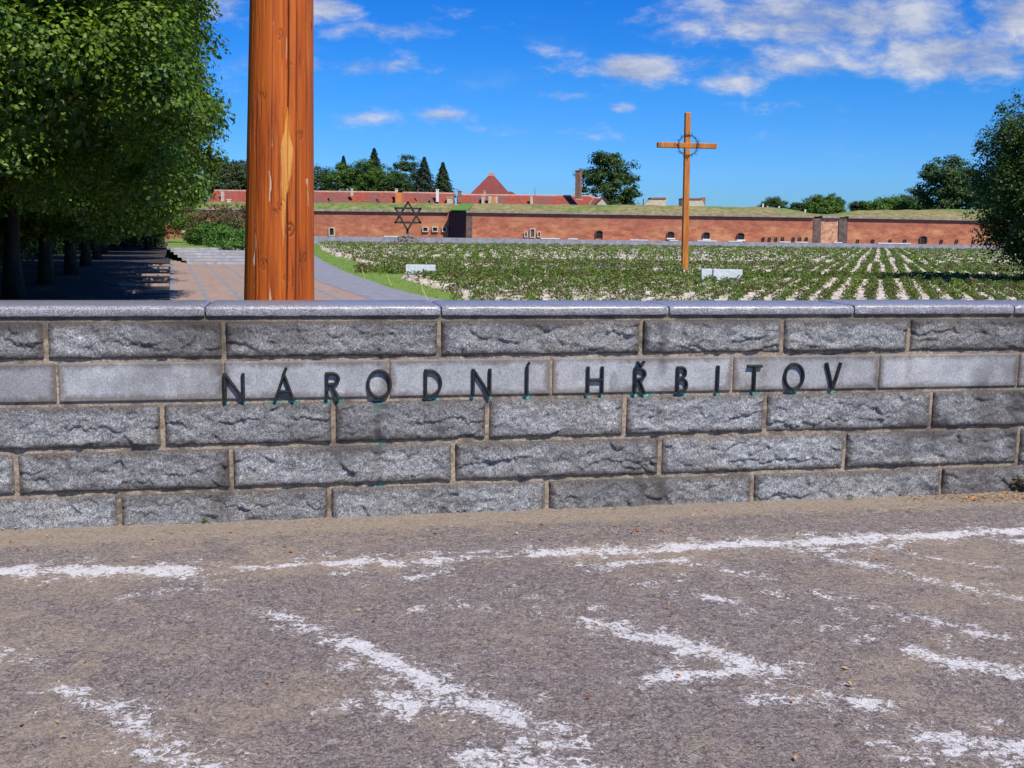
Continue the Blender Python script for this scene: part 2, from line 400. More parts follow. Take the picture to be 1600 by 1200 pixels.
M_quoin = simple('dark_quoin_stone', (.07, .05, .04), (.17, .12, .10), 1.4, .95)
M_rubble = simple('rubble_brick', (.34, .14, .08), (.72, .42, .26), 1.9, .95, .3)
M_cornice = simple('cornice_stone', (.20, .16, .13), (.40, .33, .27), 1.2, .9)
M_cream = simple('cream_plaster', (.46, .39, .30), (.64, .56, .44), 1.4, .85)
M_white = simple('white_plaster', (.70, .68, .64), (.82, .80, .76), 1.4, .8)
M_dark = simple('painted_dark_opening', (.006, .006, .006), (.02, .018, .016), 2, .9)  # near-black panel colour painted in for the unlit depth of openings
M_lowwall = simple('grey_stone_wall', (.20, .20, .225), (.34, .34, .375), 1.3, .85, .3)
M_palecope = simple('pale_stone_coping', (.55, .55, .56), (.72, .72, .72), 1.2, .8)
M_slabstone = simple('pale_memorial_stone', (.44, .49, .57), (.62, .67, .75), 6, .6)
M_slabdark = simple('grey_memorial_stone', (.16, .17, .20), (.26, .27, .30), 6, .6)
M_grave = simple('gravestone_granite', (.26, .22, .18), (.66, .60, .52), 4.5, .85, .3)
M_rock = simple('rock', (.10, .085, .085), (.30, .26, .25), 2.2, .9, .5)
M_road = simple('grey_paving', (.21, .22, .26), (.30, .31, .355), 2.4, .85, .1)
M_step = simple('step_stone', (.24, .245, .26), (.44, .44, .45), 2.5, .85, .1)
M_wood = simple('pale_stake_wood', (.45, .42, .16), (.62, .58, .26), 8, .8)
M_door = simple('dark_door_wood', (.06, .045, .03), (.12, .09, .06), 5, .8)
def mk_slabs():
    t = mat('pink_paving_slabs'); n = t.noise(t.geo, 3.2, 5, .65); g = t.noise(t.geo, .5, 4)
    c = t.ramp(n, [(.3, (.28, .195, .155)), (.7, (.44, .325, .265))]); c = t.mix(t.math('MULTIPLY', t.smooth(g, .45, .65), .3), c, (.30, .25, .24))
    t.set(t.b.inputs['Base Color'], c); t.b.inputs['Roughness'].default_value = .85; return t.m
M_pink = mk_slabs()
def mk_roof(name, a, b, old):
    t = mat(name); p = t.geo
    n = t.noise(p, 1.3, 6, .7); g = t.noise(t.mapping(p, (1, 1, .15)), .12, 3, .6); f = t.noise(t.mapping(p, (1, 1, 2.5)), 3.2, 4, .7)
    c = t.ramp(n, [(.35, a), (.65, b)])
    c = t.mix(t.math('MULTIPLY', t.smooth(g, .47, .53), t.smooth(f, .38, .6)), c, old)
    t.set(t.b.inputs['Base Color'], c); t.b.inputs['Roughness'].default_value = .85; return t.m
M_roof = mk_roof('red_roof_tiles', (.20, .035, .022), (.36, .080, .045), (.15, .085, .075))
M_roof2 = mk_roof('deep_red_roof_tiles', (.17, .032, .026), (.26, .055, .042), (.15, .05, .04))
M_orange = simple('orange_plaster', (.62, .19, .05), (.75, .27, .09), 2, .85)
M_chim = simple('chimney_brick', (.17, .09, .06), (.34, .20, .14), 2, .9)
M_ridge = simple('ridge_tiles', (.48, .22, .16), (.66, .40, .32), 2, .85)

# ------------------------------------------------------------------ ground and the wall line
GZ = -0.5                                    # level of everything behind the granite wall
A = at_z(0, 826, 0); B = at_z(1600, 766, 0)  # foot of the granite wall
wd = (B - A); wd.z = 0; wd.normalize(); wn = Vector((wd.y, -wd.x, 0))   # along, and outwards to the camera
def wall_pt(s, out, z): return A + wd * s + wn * out + Vector((0, 0, z))
def on_wall(x, y, out=0.0):
    d = ray(x, y); o = A + wn * out
    t = (o - EYE).dot(wn) / d.dot(wn); P = EYE + d * t
    return (P - A).dot(wd), P.z
def wall_y(x): return A.y + (x - A.x) * wd.y / wd.x

# big ground sheet
gn = 60
gx = np.concatenate([[-3000, -1200], np.linspace(-300, 300, 26), [1200, 3000]]); gy = np.concatenate([[-300, -40], np.linspace(8, 420, 26), [1200, 4000]])
X, Y = np.meshgrid(gx, gy); V = np.stack([X, Y, np.full_like(X, GZ - .03)], -1).reshape(-1, 3)
nx = len(gx); ny = len(gy); I = np.arange(nx * ny).reshape(ny, nx)
def gridq(I): return np.stack([I[:-1, :-1], I[:-1, 1:], I[1:, 1:], I[1:, :-1]], -1).reshape(-1, 4)
setp(link('ground', npmesh('ground', V, gridq(I), M_ground)), kind='structure')

# asphalt of the forecourt with worn paint
xs = np.concatenate([[-40, -20, -10, -6], np.arange(-3.9, 4.3, .024), [6, 10, 20, 40]])
ts = np.concatenate([[-30, -12, -3, 0, 1.2], np.arange(1.9, 6.35, .024)])   # distance band, last part measured to the wall
X, T = np.meshgrid(xs, ts)
wy = wall_y(X) + .12
Yg = np.where(T < 0, T, T / ts[-1] * wy)
Zg = .006 * fbm(X * 1.7, Yg * 1.7, oct=3, seed=3) + .004 * fbm(X * 14, Yg * 14, oct=2, seed=9)
px = X; paint = np.zeros_like(X)
segs = [
 (-60, 894, 285, 889, .075, 1.25), (285, 889, 370, 889, .05, .42), (370, 889, 500, 881, .035, .8), (500, 879, 670, 878, .06, 1.15), (670, 872, 850, 866, .035, .75),
 (840, 863, 1060, 859, .06, 1.2), (1060, 855, 1350, 842, .062, 1.3), (1350, 842, 1660, 826, .062, 1.25), (540, 869, 1060, 850, .018, .7),
 (150, 909, 320, 907, .022, .6), (250, 923, 345, 920, .025, .6), (180, 936, 212, 932, .03, .7), (285, 905, 330, 912, .04, .7),
 (515, 897, 600, 893, .022, .7), (550, 910, 575, 913, .02, .6), (650, 903, 700, 889, .045, .75), (660, 950, 722, 944, .05, .65), (670, 945, 700, 950, .05, .5),
 (900, 885, 1070, 873, .035, .95), (740, 910, 790, 920, .03, .45), (790, 925, 830, 935, .03, .5), (250, 975, 290, 965, .025, .4),
 (405, 953, 430, 958, .04, .8), (430, 962, 475, 976, .04, .9), (488, 985, 560, 1008, .045, 1.0), (560, 1008, 700, 1083, .055, 1.2), (700, 1083, 800, 1128, .06, 1.15), (800, 1130, 900, 1160, .06, .85),
 (535, 1043, 640, 1037, .05, .85), (555, 1100, 640, 1105, .05, 1.0), (590, 1088, 700, 1082, .04, 1.0), (630, 1130, 800, 1142, .05, .6), (740, 1182, 900, 1192, .08, .9), (820, 1150, 900, 1165, .07, .8),
 (-10, 1010, 22, 1024, .04, .85), (22, 1030, 62, 1046, .04, .5), (98, 1076, 125, 1081, .035, .9), (128, 1098, 165, 1106, .05, 1.0), (150, 1106, 205, 1132, .045, 1.0), (205, 1140, 245, 1152, .04, .85), (240, 1172, 330, 1197, .05, 1.05),
 (870, 955, 940, 978, .05, .65), (935, 976, 985, 981, .045, 1.0), (990, 992, 1060, 1003, .07, 1.15), (1060, 1003, 1130, 1024, .065, 1.2), (1130, 1024, 1212, 1048, .045, 1.15),
 (1018, 1058, 1175, 1045, .05, 1.15), (1175, 1045, 1260, 1080, .05, .5), (1185, 1095, 1290, 1090, .05, .9), (1290, 1087, 1390, 1106, .05, .9), (1300, 1120, 1400, 1137, .05, .5), (1370, 1160, 1420, 1165, .04, .5),
 (1245, 860, 1395, 854, .035, 1.1), (1310, 873, 1450, 903, .035, .9), (1450, 905, 1610, 938, .05, .85), (1430, 866, 1600, 895, .03, .65), (1570, 843, 1640, 846, .035, 1.2), (1385, 868, 1430, 873, .03, .5),
 (1090, 882, 1210, 907, .03, .75), (1065, 924, 1140, 940, .045, .95), (1010, 912, 1060, 905, .04, .7), (1290, 932, 1322, 935, .035, .9), (1310, 950, 1378, 945, .035, .75), (1285, 985, 1312, 975, .04, .8),
 (1400, 962, 1440, 966, .03, .7), (1470, 974, 1505, 978, .03, 1.0), (1515, 985, 1572, 995, .035, 1.0), (1430, 1018, 1500, 1035, .045, 1.0), (1500, 1035, 1610, 1058, .055, 1.1), (1340, 1000, 1380, 1003, .03, .6),
 (1455, 1152, 1530, 1160, .06, 1.1), (1500, 1163, 1620, 1180, .08, 1.1), (1410, 1178, 1620, 1198, .06, .7), (1160, 952, 1190, 954, .025, .6), (1210, 968, 1240, 970, .025, .6), (1260, 920, 1275, 923, .02, .5),
 (600, 1120, 690, 1105, .05, .5), (700, 1090, 860, 1140, .12, .75), (620, 1050, 720, 1100, .10, .7), (830, 1160, 960, 1200, .09, .6), (1050, 995, 1190, 1040, .09, .6), (1400, 1010, 1600, 1070, .10, .5), (1290, 868, 1600, 925, .07, .45), (860, 925, 960, 960, .06, .45), (1080, 900, 1320, 950, .06, .4), (1320, 960, 1600, 1010, .07, .4), (350, 1180, 420, 1200, .06, .35), (760, 1020, 800, 1030, .03, .3), (880, 935, 860, 940, .03, .5)]
for (x0, y0, x1, y1, hw, it) in segs:
    p = at_z(x0, y0, 0); q = at_z(x1, y1, 0); dx, dyy = q.x - p.x, q.y - p.y; L2 = dx * dx + dyy * dyy
    tt = np.clip(((X - p.x) * dx + (Yg - p.y) * dyy) / L2, 0, 1)
    dd = np.hypot(X - p.x - tt * dx, Yg - p.y - tt * dyy)
    wob = 1 + .5 * vnoise(X * 9, Yg * 9, 0, 5)
    m = np.clip(1.6 - dd / (hw * 1.05 * wob), 0, 1); paint = np.maximum(paint, it * .82 * m)
    # flaked halo
    m2 = np.clip(1.0 - dd / (hw * 3.4 + .08), 0, 1); paint = np.maximum(paint, it * .56 * m2)
dist_wall = (wall_y(X) - Yg) * wd.x
dirt = np.clip(1.25 - dist_wall / .32, 0, 1) * 1.0 + .35 * np.clip(1 - np.abs(dist_wall - .95) / .22, 0, 1) * (X < 1)
dirt += np.clip(fbm(X * .8, Yg * .8, oct=3, seed=31), 0, 1) * .5
paint = np.clip(paint - .0, 0, 2)
V = np.stack([X, Yg, Zg], -1).reshape(-1, 3); I = np.arange(X.size).reshape(X.shape)
setp(link('parking_lot', npmesh('parking_lot', V, gridq(I), M_asphalt, True, {'paint': paint.ravel(), 'dirt': dirt.ravel()})), kind='structure')

# ------------------------------------------------------------------ the granite wall
wall = empty('granite_wall', A + wd * 3, 'low wall of grey rock-faced granite blocks with a smooth coping, carrying bronze lettering', 'wall')
def mean_z(yl, yr): return (on_wall(0, yl)[1] + on_wall(1600, yr)[1]) / 2
zb = [mean_z(497, 487), mean_z(567, 547), mean_z(634.5, 604.5), mean_z(704.5, 667.5), mean_z(775.5, 724), -.03]
ztop = zb[0]
rows_j = [([72, 350, 686, 1001, 1221, 1418], 530), ([90, 349, 607, 861, 1143, 1371, 1588], 590), ([254, 521, 761, 975, 1194, 1452], 655), ([26, 362, 708, 1030, 1317, 1587], 725), ([187, 515, 854, 1173, 1465], 790)]
SMIN, SMAX = -14.0, 22.0
bv = []; bq = []; at_st = []; at_ve = []; at_sm = []; at_ti = []; at_ed = []; off = 0
lett = [('N', 350, 382, 583, 625.5), ('Á', 428, 460, 585, 625), ('R', 509, 531, 581.5, 623), ('O', 573, 612, 578, 622), ('D', 663, 690.5, 577, 620), ('N', 737, 767.5, 576, 618), ('Í', 820.5, 826, 574, 616.5),
        ('H', 916, 943, 572.5, 614), ('Ř', 989.5, 1009.5, 574, 614), ('B', 1056, 1075, 572.5, 612), ('I', 1118.5, 1123.5, 571, 611.5), ('T', 1166, 1190, 570, 611.5), ('O', 1223, 1257, 567.5, 608.5), ('V', 1287, 1315, 566.5, 607)]
foot = []
for (ch, x0, x1, y0, y1) in lett:
    pts = {'N': (x0 + 2, x1 - 2), 'A': (x0, x1), 'Á': (x0 + 2, x1 - 2), 'R': (x0 + 2, x1), 'Ř': (x0 + 2, x1), 'H': (x0 + 2, x1 - 2)}.get(ch, ((x0 + x1) / 2,))
    for q in pts: foot.append(on_wall(q, y1)[0])
foot = np.array(foot)
streaks = [(on_wall(a, 600)[0], wdt, amt) for a, wdt, amt in ((592, .02, .6), (690, .045, .8), (1030, .045, .75), (347, .05, .9), (1585, .08, 1.0), (1000, .04, .6), (455, .05, .4), (1190, .03, .5), (1420, .04, .5), (1540, .12, .8), (1310, .05, .4))]
def stain_at(s, z):
    st = np.zeros_like(s)
    for (c, wdt, a) in streaks:
        st = np.maximum(st, a * np.exp(-((s - c - .02 * vnoise(z * 12, c, 0, 3)) / wdt) ** 2) * (.6 + .4 * vnoise(z * 7, s * 4, 0, 8)))
    st = np.maximum(st, np.clip(1.15 - (ztop - z) / (.05 + .05 * vnoise(s * 3, 0 * s, 0, 4)), 0, 1) * .9)
    st += np.clip((z - zb[1]) / .25, 0, 1) * .30 * (s > 1.0) + .14
    st += np.clip(fbm(s * 1.1, z * 2.5, 0, 3, 77), 0, 1) * 1.0
    return st
def verd_at(s, z):
    v = np.zeros_like(s)
    for f in foot:
        wv_ = .022 + .012 * np.sin(f * 9)
        dz = zb[2] - z + .008
        v = np.maximum(v, np.exp(-((s - f) / wv_) ** 2) * np.clip(np.where(dz < -.005, 0, 1.3 - dz / .035), 0, 1.2))
    o = on_wall(592, 620)[0]
    v = np.maximum(v, .5 * np.exp(-((s - o) / .035) ** 2) * ((np.abs(z - zb[3]) < .02) | (np.abs(z - zb[4]) < .02) | (z > zb[2] - .08)) * (z < zb[2]))
    return v
rb = random.Random(11)
for r, (js, yy) in enumerate(rows_j):
    z1 = zb[r]; z0 = zb[r + 1]
    sj = [on_wall(x, yy)[0] for x in js]
    while sj[0] > SMIN: sj.insert(0, sj[0] - rb.uniform(.85, 1.3))
    while sj[-1] < SMAX: sj.append(sj[-1] + rb.uniform(.85, 1.3))
    for b in range(len(sj) - 1):
        vis = sj[b + 1] > -.6 and sj[b] < 7.2
        jw = .0095 if r != 1 else .003; jh = .010 if r != 1 else .0085
        if r == 0: top_in = .030
        else: top_in = jh
        sa, sb_ = sj[b] + jw, sj[b + 1] - jw; za, zc = z0 + jh, z1 - top_in
        if r == 4: za = -.03
        res = .0065 if vis else .04
        ns = max(4, int((sb_ - sa) / res)); nz = max(4, int((zc - za) / res))
        # border ring in to the mortar + grid
        s = np.linspace(sa, sb_, ns); z = np.linspace(za, zc, nz); SS, ZZ = np.meshgrid(s, z)
        ed = np.minimum(np.minimum(SS - sa, sb_ - SS), np.minimum(ZZ - za + (.05 if r == 4 else 0), zc - ZZ))
        seed = r * 40 + b
        if r == 1:
            H = .016 + .0007 * fbm(SS * 30, ZZ * 30, 0, 2, seed) - .006 * np.clip(1 - ed / .007, 0, 1) ** 2
            sm = np.ones_like(SS)
        else:
            env = 1 - np.clip(1 - ed / (.035 + .015 * vnoise(SS * 7, ZZ * 7, 0, seed)), 0, 1) ** 2.2
            big = fbm(SS * 4.5 + seed, ZZ * 9, 0, 4, seed, .6)
            facet = np.abs(fbm(SS * 9, ZZ * 13, 0, 3, seed + 5))
            nc = max(6, int((sb_ - sa) * (zc - za) / .0042)); ra = np.random.default_rng(900 + seed)
            cs = ra.uniform(sa, sb_, nc); cz_ = ra.uniform(za, zc, nc); ga = ra.normal(size=nc) * .11; gz_ = ra.normal(size=nc) * .16; ha = ra.normal(size=nc) * .0042
            wS = SS + .022 * fbm(SS * 16, ZZ * 16, 0, 3, seed + 40); wZ = ZZ + .018 * fbm(SS * 16, ZZ * 16, 5, 3, seed + 41)
            d2 = np.stack([((wS - a_) * .8) ** 2 + ((wZ - b_) * 1.25) ** 2 for a_, b_ in zip(cs, cz_)], 0)
            wgt = np.exp(-(d2 - d2.min(0)) / .00035); wgt /= wgt.sum(0)
            plane = np.stack([h_ + p_ * (wS - a_) + q_ * (wZ - b_) for h_, p_, q_, a_, b_ in zip(ha, ga, gz_, cs, cz_)], 0)
            fct = (wgt * plane).sum(0)
            H = .011 + env * (.015 + .008 * big + .007 * facet + np.clip(fct * .8, -.011, .013)) + .0055 * fbm(SS * 48, ZZ * 55, 0, 3, seed + 3, .7) * np.clip(ed / .01, .2, 1)
            # fracture ledges: rock above a ragged line stands proud of the rock below it
            for q in range(2):
                zl = za + (zc - za) * rb.uniform(.05, .62) + .06 * fbm(s * 6.5, 0 * s + seed, 0, 5, seed + q * 9 + 1, .7) + .02 * np.sin(s * rb.uniform(3, 6) + rb.uniform(0, 6))
                on = np.clip(3.2 * vnoise(s * rb.uniform(2.5, 6) + seed * 3.1, 0 * s + q, 0, 60 + q) + rb.uniform(-2.6, .2), 0, 1)
                dzl = ZZ - zl[None, :]
                H -= on[None, :] * .010 * (dzl < 0) * np.exp(np.minimum(dzl, 0) / .055) * (1 if q < 2 else .7)
                H += on[None, :] * .005 * np.exp(-np.maximum(dzl, 0) / .02) * (dzl >= 0) * (ed > .012)
            H = np.maximum(H, .003); sm = np.zeros_like(SS)
        # two rings: face border and the same border set back into the joint
        border = np.zeros_like(SS, bool); border[0] = border[-1] = True; border[:, 0] = border[:, -1] = True
        H[border] = -.006
        P0 = np.array(wall_pt(0, 0, 0))
        Vb = P0 + SS[..., None] * np.array(wd) + H[..., None] * np.array(wn) + ZZ[..., None] * np.array((0, 0, 1))
        I = np.arange(SS.size).reshape(SS.shape) + off
        bv.append(Vb.reshape(-1, 3)); bq.append(gridq(I)); off += SS.size
        at_st.append(stain_at(SS, ZZ).ravel() * (1 if r != 1 else .8)); at_ve.append(verd_at(SS, ZZ).ravel() * (1 if r != 1 else 0.6)); at_sm.append(sm.ravel())
        at_ed.append(np.clip(1.1 - ed / .05, 0, 1).ravel()); tv = rb.uniform(.25, 1)
        if r == 1 and 5.0 < sj[b] < 6.2 and vis: tv = 1.0
        at_ti.append(np.full(SS.size, tv))
me = npmesh('block_courses', np.concatenate(bv), np.concatenate(bq), M_granite, True, {'stain': np.concatenate(at_st), 'verd': np.concatenate(at_ve), 'smooth': np.concatenate(at_sm), 'tint': np.concatenate(at_ti), 'edge': np.concatenate(at_ed)})
under(link('block_courses', me), wall)
# mortar core: front sheet with attributes plus body
s = np.concatenate([[SMIN], np.linspace(-.6, 7.2, 700), [SMAX]]); z = np.linspace(-.1, ztop + .004, 110); SS, ZZ = np.meshgrid(s, z)
Hm = .0015 * fbm(SS * 20, ZZ * 20, 0, 3, 5) + .004
Vb = np.array(A) + SS[..., None] * np.array(wd) + Hm[..., None] * np.array(wn) + ZZ[..., None] * np.array((0, 0, 1)); I = np.arange(SS.size).reshape(SS.shape)
vm = np.clip(verd_at(SS, ZZ) * 1.8, 0, 1)
o = under(link('mortar', npmesh('mortar', Vb.reshape(-1, 3), gridq(I), M_mortar, True, {'verd': vm.ravel(), 'stain': (stain_at(SS, ZZ) * .6).ravel()})), wall)
THK = .50
m = MB(); p = [wall_pt(SMIN, -.002, -.6), wall_pt(SMAX, -.002, -.6), wall_pt(SMAX, -THK + .04, -.6), wall_pt(SMIN, -THK + .04, -.6)]
m.hexa(p + [q + Vector((0, 0, ztop + .6)) for q in p]); under(m.build('wall_core', M_coping), wall)
# coping stones, each with a rounded front edge
cj = [on_wall(x, y, .03)[0] for x, y in ((320, 480), (690, 478), (1047, 475), (1337, 474), (1588, 473))]
zt_front = on_wall(800, 478, .03)[1]
while cj[0] > SMIN: cj.insert(0, cj[0] - 1.3)
while cj[-1] < SMAX: cj.append(cj[-1] + 1.3)
Hc = zt_front - ztop + .004
prof = [(-THK, 0), (-THK, Hc - .01), (-THK + .01, Hc)]
for k in range(9):
    a = math.pi / 2 * (1 - k / 8); prof.append((.026 - .022 + .022 * math.cos(a), Hc - .022 + .022 * math.sin(a)))
prof += [(.026, .006), (.021, 0)]
for i in range(len(cj) - 1):
    a0, a1 = cj[i] + .005, cj[i + 1] - .005; n = 60 if -1 < a1 and a0 < 7.5 else 3
    ss = np.linspace(a0, a1, n); vs = []
    dzr = random.Random(i).uniform(-.003, .003)
    for j, sx in enumerate(ss):
        endr = .007 * max(0, 1 - min(sx - a0, a1 - sx) / .012) ** 2
        for (o_, h_) in prof:
            chip = .0025 * float(vnoise(sx * 22, h_ * 40, 0, 91)) if h_ > .001 else 0
            P = wall_pt(sx, o_ - (endr if o_ > 0 else -endr) + chip, ztop - .002 + h_ - (endr if h_ > .01 else 0) + dzr * (h_ > .01))
            vs.append(tuple(P))
    k = len(prof); V = np.array(vs); I = np.arange(len(vs)).reshape(n, k)
    Q = [np.stack([I[:-1, :], np.roll(I, -1, 1)[:-1, :], np.roll(I, -1, 1)[1:, :], I[1:, :]], -1).reshape(-1, 4), I[0][::-1][None, :], I[-1][None, :]]
    o = under(link('coping_stone', npmesh('coping_stone', V, Q, M_coping, False)), wall)
    sm = [abs(prof[(q % k)][0]) < .04 and True for q in range(len(o.data.polygons))]
    o.data.polygons.foreach_set('use_smooth', [True] * (len(o.data.polygons) - 2) + [False] * 2)
    o.data.set_sharp_from_angle(angle=math.radians(50))

# letters
def stroke_letter(ch, w_, h_):
    """strokes as polylines in a w_ by h_ box"""
    t = .0075
    def arc(cx, cy, rx, ry, a0, a1, n=24): return [(cx + rx * math.cos(math.radians(a0 + (a1 - a0) * k / n)), cy + ry * math.sin(math.radians(a0 + (a1 - a0) * k / n))) for k in range(n + 1)]
    L = {'N': [[(t, 0), (t, h_)], [(t, h_ - .004), (w_ - t, .004)], [(w_ - t, 0), (w_ - t, h_)]],
         'A': [[(t, 0), (w_ / 2, h_)], [(w_ / 2, h_), (w_ - t, 0)], [(w_ * .24, h_ * .33), (w_ * .76, h_ * .33)]],
         'R': [[(t, 0), (t, h_)], [(t, h_ - t)] + arc(w_ - t - h_ * .24, h_ * .76 - t * .2, h_ * .24 - 0, h_ * .24 - t * .8, 90, -90, 16) + [(t, h_ * .53)], [(w_ * .42, h_ * .52), (w_ - t, 0)]],
         'O': [arc(w_ / 2, h_ / 2, w_ / 2 - t, h_ / 2 - t * .6, 0, 360, 40)],
         'D': [[(t, 0), (t, h_)], [(t, h_ - t)] + arc(w_ * .30, h_ / 2, w_ * .70 - t, h_ / 2 - t, 90, -90, 24) + [(t, t)]],
         'I': [[(w_ / 2, 0), (w_ / 2, h_)]],
         'H': [[(t, 0), (t, h_)], [(w_ - t, 0), (w_ - t, h_)], [(t, h_ * .5), (w_ - t, h_ * .5)]],
         'B': [[(t, 0), (t, h_)], [(t, h_ - t)] + arc(w_ * .45, h_ * .76, w_ * .42 - t, h_ * .24 - t * .9, 90, -90, 14) + [(t, h_ * .53)], [(t, h_ * .52)] + arc(w_ * .5, h_ * .27, w_ * .5 - t, h_ * .26 - t * .6, 90, -90, 14) + [(t, t)]],
         'T': [[(w_ / 2, 0), (w_ / 2, h_)], [(0, h_ - t), (w_, h_ - t)]],
         'V': [[(t, h_), (w_ / 2, 0)], [(w_ / 2, 0), (w_ - t, h_)]]}
    base = {'Á': 'A', 'Í': 'I', 'Ř': 'R'}.get(ch, ch)
    S_ = [(p, .0085) for p in L[base]]
    if ch == 'Á': S_.append(([(w_ * .48, h_ + .006), (w_ * .62, h_ + .038)], .0075))
    if ch == 'Í': S_.append(([(w_ * .5, h_ + .010), (w_ * .5 + .014, h_ + .030)], .007))
    if ch == 'Ř': S_.append(([(w_ * .5 - .02, h_ + .034), (w_ * .5 + .002, h_ + .012), (w_ * .5 + .024, h_ + .036)], .007))
    return S_
for (ch, x0, x1, y0, y1) in lett:
    s0, zb0 = on_wall(x0, y1, .02); s1, zt0 = on_wall(x1, y0, .02)
    zlo = on_wall((x0 + x1) / 2, y1, .02)[1]; zhi = on_wall((x0 + x1) / 2, y0, .02)[1]
    m = MB(); lift = 0
    for (pl, hw) in stroke_letter(ch, s1 - s0, zhi - zlo):
        lift += .0004; closed = (len(pl) > 30 and abs(pl[0][0] - pl[-1][0]) < 1e-6)
        if closed: pl = pl[:-1]
        n = len(pl); vs = []; fs = []
        for i, (a, b) in enumerate(pl):
            pa = pl[(i - 1) % n] if (closed or i > 0) else pl[i]; pb = pl[(i + 1) % n] if (closed or i < n - 1) else pl[i]
            d1 = Vector((a - pa[0], b - pa[1])); d2 = Vector((pb[0] - a, pb[1] - b))
            d1 = d1.normalized() if d1.length > 1e-9 else d2.normalized(); d2 = d2.normalized() if d2.length > 1e-9 else d1
            nn = Vector((-(d1 + d2).y, (d1 + d2).x)).normalized(); sc = 1 / max(.6, nn.dot(Vector((-d1.y, d1.x))))
            for (o_, dep) in ((-1, .010), (-1, .033 + lift), (-.25, .0425 + lift), (.25, .0425 + lift), (1, .033 + lift), (1, .010)):
                vs.append(wall_pt(s0 + a + nn.x * hw * o_ * sc, dep, zlo + b + nn.y * hw * o_ * sc))
        for i in range(n if closed else n - 1):
            j = (i + 1) % n
            for k in range(5): fs.append((i * 6 + k, i * 6 + k + 1, j * 6 + k + 1, j * 6 + k))
        if not closed: fs += [(0, 1, 2, 3, 4, 5), tuple((n - 1) * 6 + k for k in (5, 4, 3, 2, 1, 0))]
        m.add(vs, fs)
    o = under(m.build('letter', M_bronze), wall); o['label'] = 'dark bronze capital letter ' + ch
# pale patch scar beside the H
m = MB(); c = on_wall(959, 594, .018); n = 14
vs = [wall_pt(c[0] + .022 * math.cos(k * 2 * math.pi / n) * (1 + .12 * math.sin(3 * k)) , .0182, c[1] + .052 * math.sin(k * 2 * math.pi / n) + .01 * math.cos(k * 2 * math.pi / n)) for k in range(n)]
m.add(vs, [tuple(range(n))]); under(m.build('repair_patch', simple('repair_mortar', (.20, .215, .235), (.27, .285, .31), 60, .8)), wall)

# ------------------------------------------------------------------ leaf clouds
def leaf_quads(C, Nn, size, rng, aspect=.7, fold=True):
    """C centres (n,3), Nn preferred normals (n,3), size (n,) -> V,Q of rhombic leaves"""
    n = len(C); Nn = Nn / np.linalg.norm(Nn, axis=1, keepdims=True)
    rd = rng.normal(size=(n, 3)); T = rd - (rd * Nn).sum(1, keepdims=True) * Nn; T /= np.linalg.norm(T, axis=1, keepdims=True)
    Bn = np.cross(Nn, T); s_ = size[:, None]
    V = np.stack([C - T * s_ * .5, C + Bn * s_ * .5 * aspect + Nn * s_ * .08, C + T * s_ * .5, C - Bn * s_ * .5 * aspect + Nn * s_ * .08], 1).reshape(-1, 3)
    return V, np.arange(n * 4).reshape(n, 4)
def crown_mesh(name, matl, radii, n_clumps, per, leaf, clump_r, seed, square=2.4, droop=0.0, shell=.55, bottom=-1.0, holes=.0, shadevar=1.0, core=0):
    """leaf clumps spread through a lumpy superellipsoid centred at the origin"""
    rng = np.random.default_rng(seed); C = []
    while len(C) < n_clumps:
        d = rng.normal(size=(n_clumps, 3)); d /= np.linalg.norm(d, axis=1, keepdims=True)
        k = (np.abs(d) ** square).sum(1) ** (-1 / square)
        lump = 1 + .16 * fbm(d[:, 0] * 2.2 + seed, d[:, 1] * 2.2, d[:, 2] * 2.2, 3, seed)
        rr = k * lump * (shell + (1 - shell) * rng.random(n_clumps) ** .6)
        P = d * rr[:, None]
        ok = (P[:, 2] > bottom) & (vnoise(d[:, 0] * 3.3, d[:, 1] * 3.3, d[:, 2] * 3.3 + seed, seed + 3) > -1 + holes * 2)
        C += list(P[ok] * np.array(radii))
    C = np.array(C[:n_clumps])
    cr = clump_r * (.65 + .7 * rng.random(len(C)))
    idx = np.repeat(np.arange(len(C)), per); n = len(idx)
    off_ = rng.normal(size=(n, 3)); off_ /= np.linalg.norm(off_, axis=1, keepdims=True); off_ *= (rng.random(n) ** .45)[:, None]
    sq = np.array([1.15, 1.15, .62])
    P = C[idx] + off_ * cr[idx][:, None] * sq
    P[:, 2] -= droop * (off_[:, 0] ** 2 + off_[:, 1] ** 2) * cr[idx]
    outw = C[idx] / np.array(radii)
    Nn = off_ * .8 + outw * .25 + np.array([0, 0, .6]) + rng.normal(size=(n, 3)) * .36
    V, Q = leaf_quads(P, Nn, leaf * (.6 + .8 * rng.random(n)), rng)
    shade = np.clip(.42 + .28 * shadevar * (rng.random(len(C))[idx] - .5) + .42 * shadevar * (rng.random(n) - .5) + .16 * off_[:, 2], 0, 1)  # random leaf tone; clump tops painted lighter, undersides darker
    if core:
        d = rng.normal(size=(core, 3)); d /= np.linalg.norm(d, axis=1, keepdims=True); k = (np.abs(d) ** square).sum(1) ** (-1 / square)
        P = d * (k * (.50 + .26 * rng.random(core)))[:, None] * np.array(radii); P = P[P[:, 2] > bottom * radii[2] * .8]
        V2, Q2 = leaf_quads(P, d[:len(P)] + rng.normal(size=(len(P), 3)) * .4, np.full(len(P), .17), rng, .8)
        Q = np.concatenate([Q, Q2 + len(V)]); V = np.concatenate([V, V2]); shade = np.concatenate([shade, np.full(len(P), .25)])  # inner leaves coloured darker, painting shade into the crown hollows
    return npmesh(name, V, Q, matl, False, {'shade': np.repeat(shade, 4)}), C
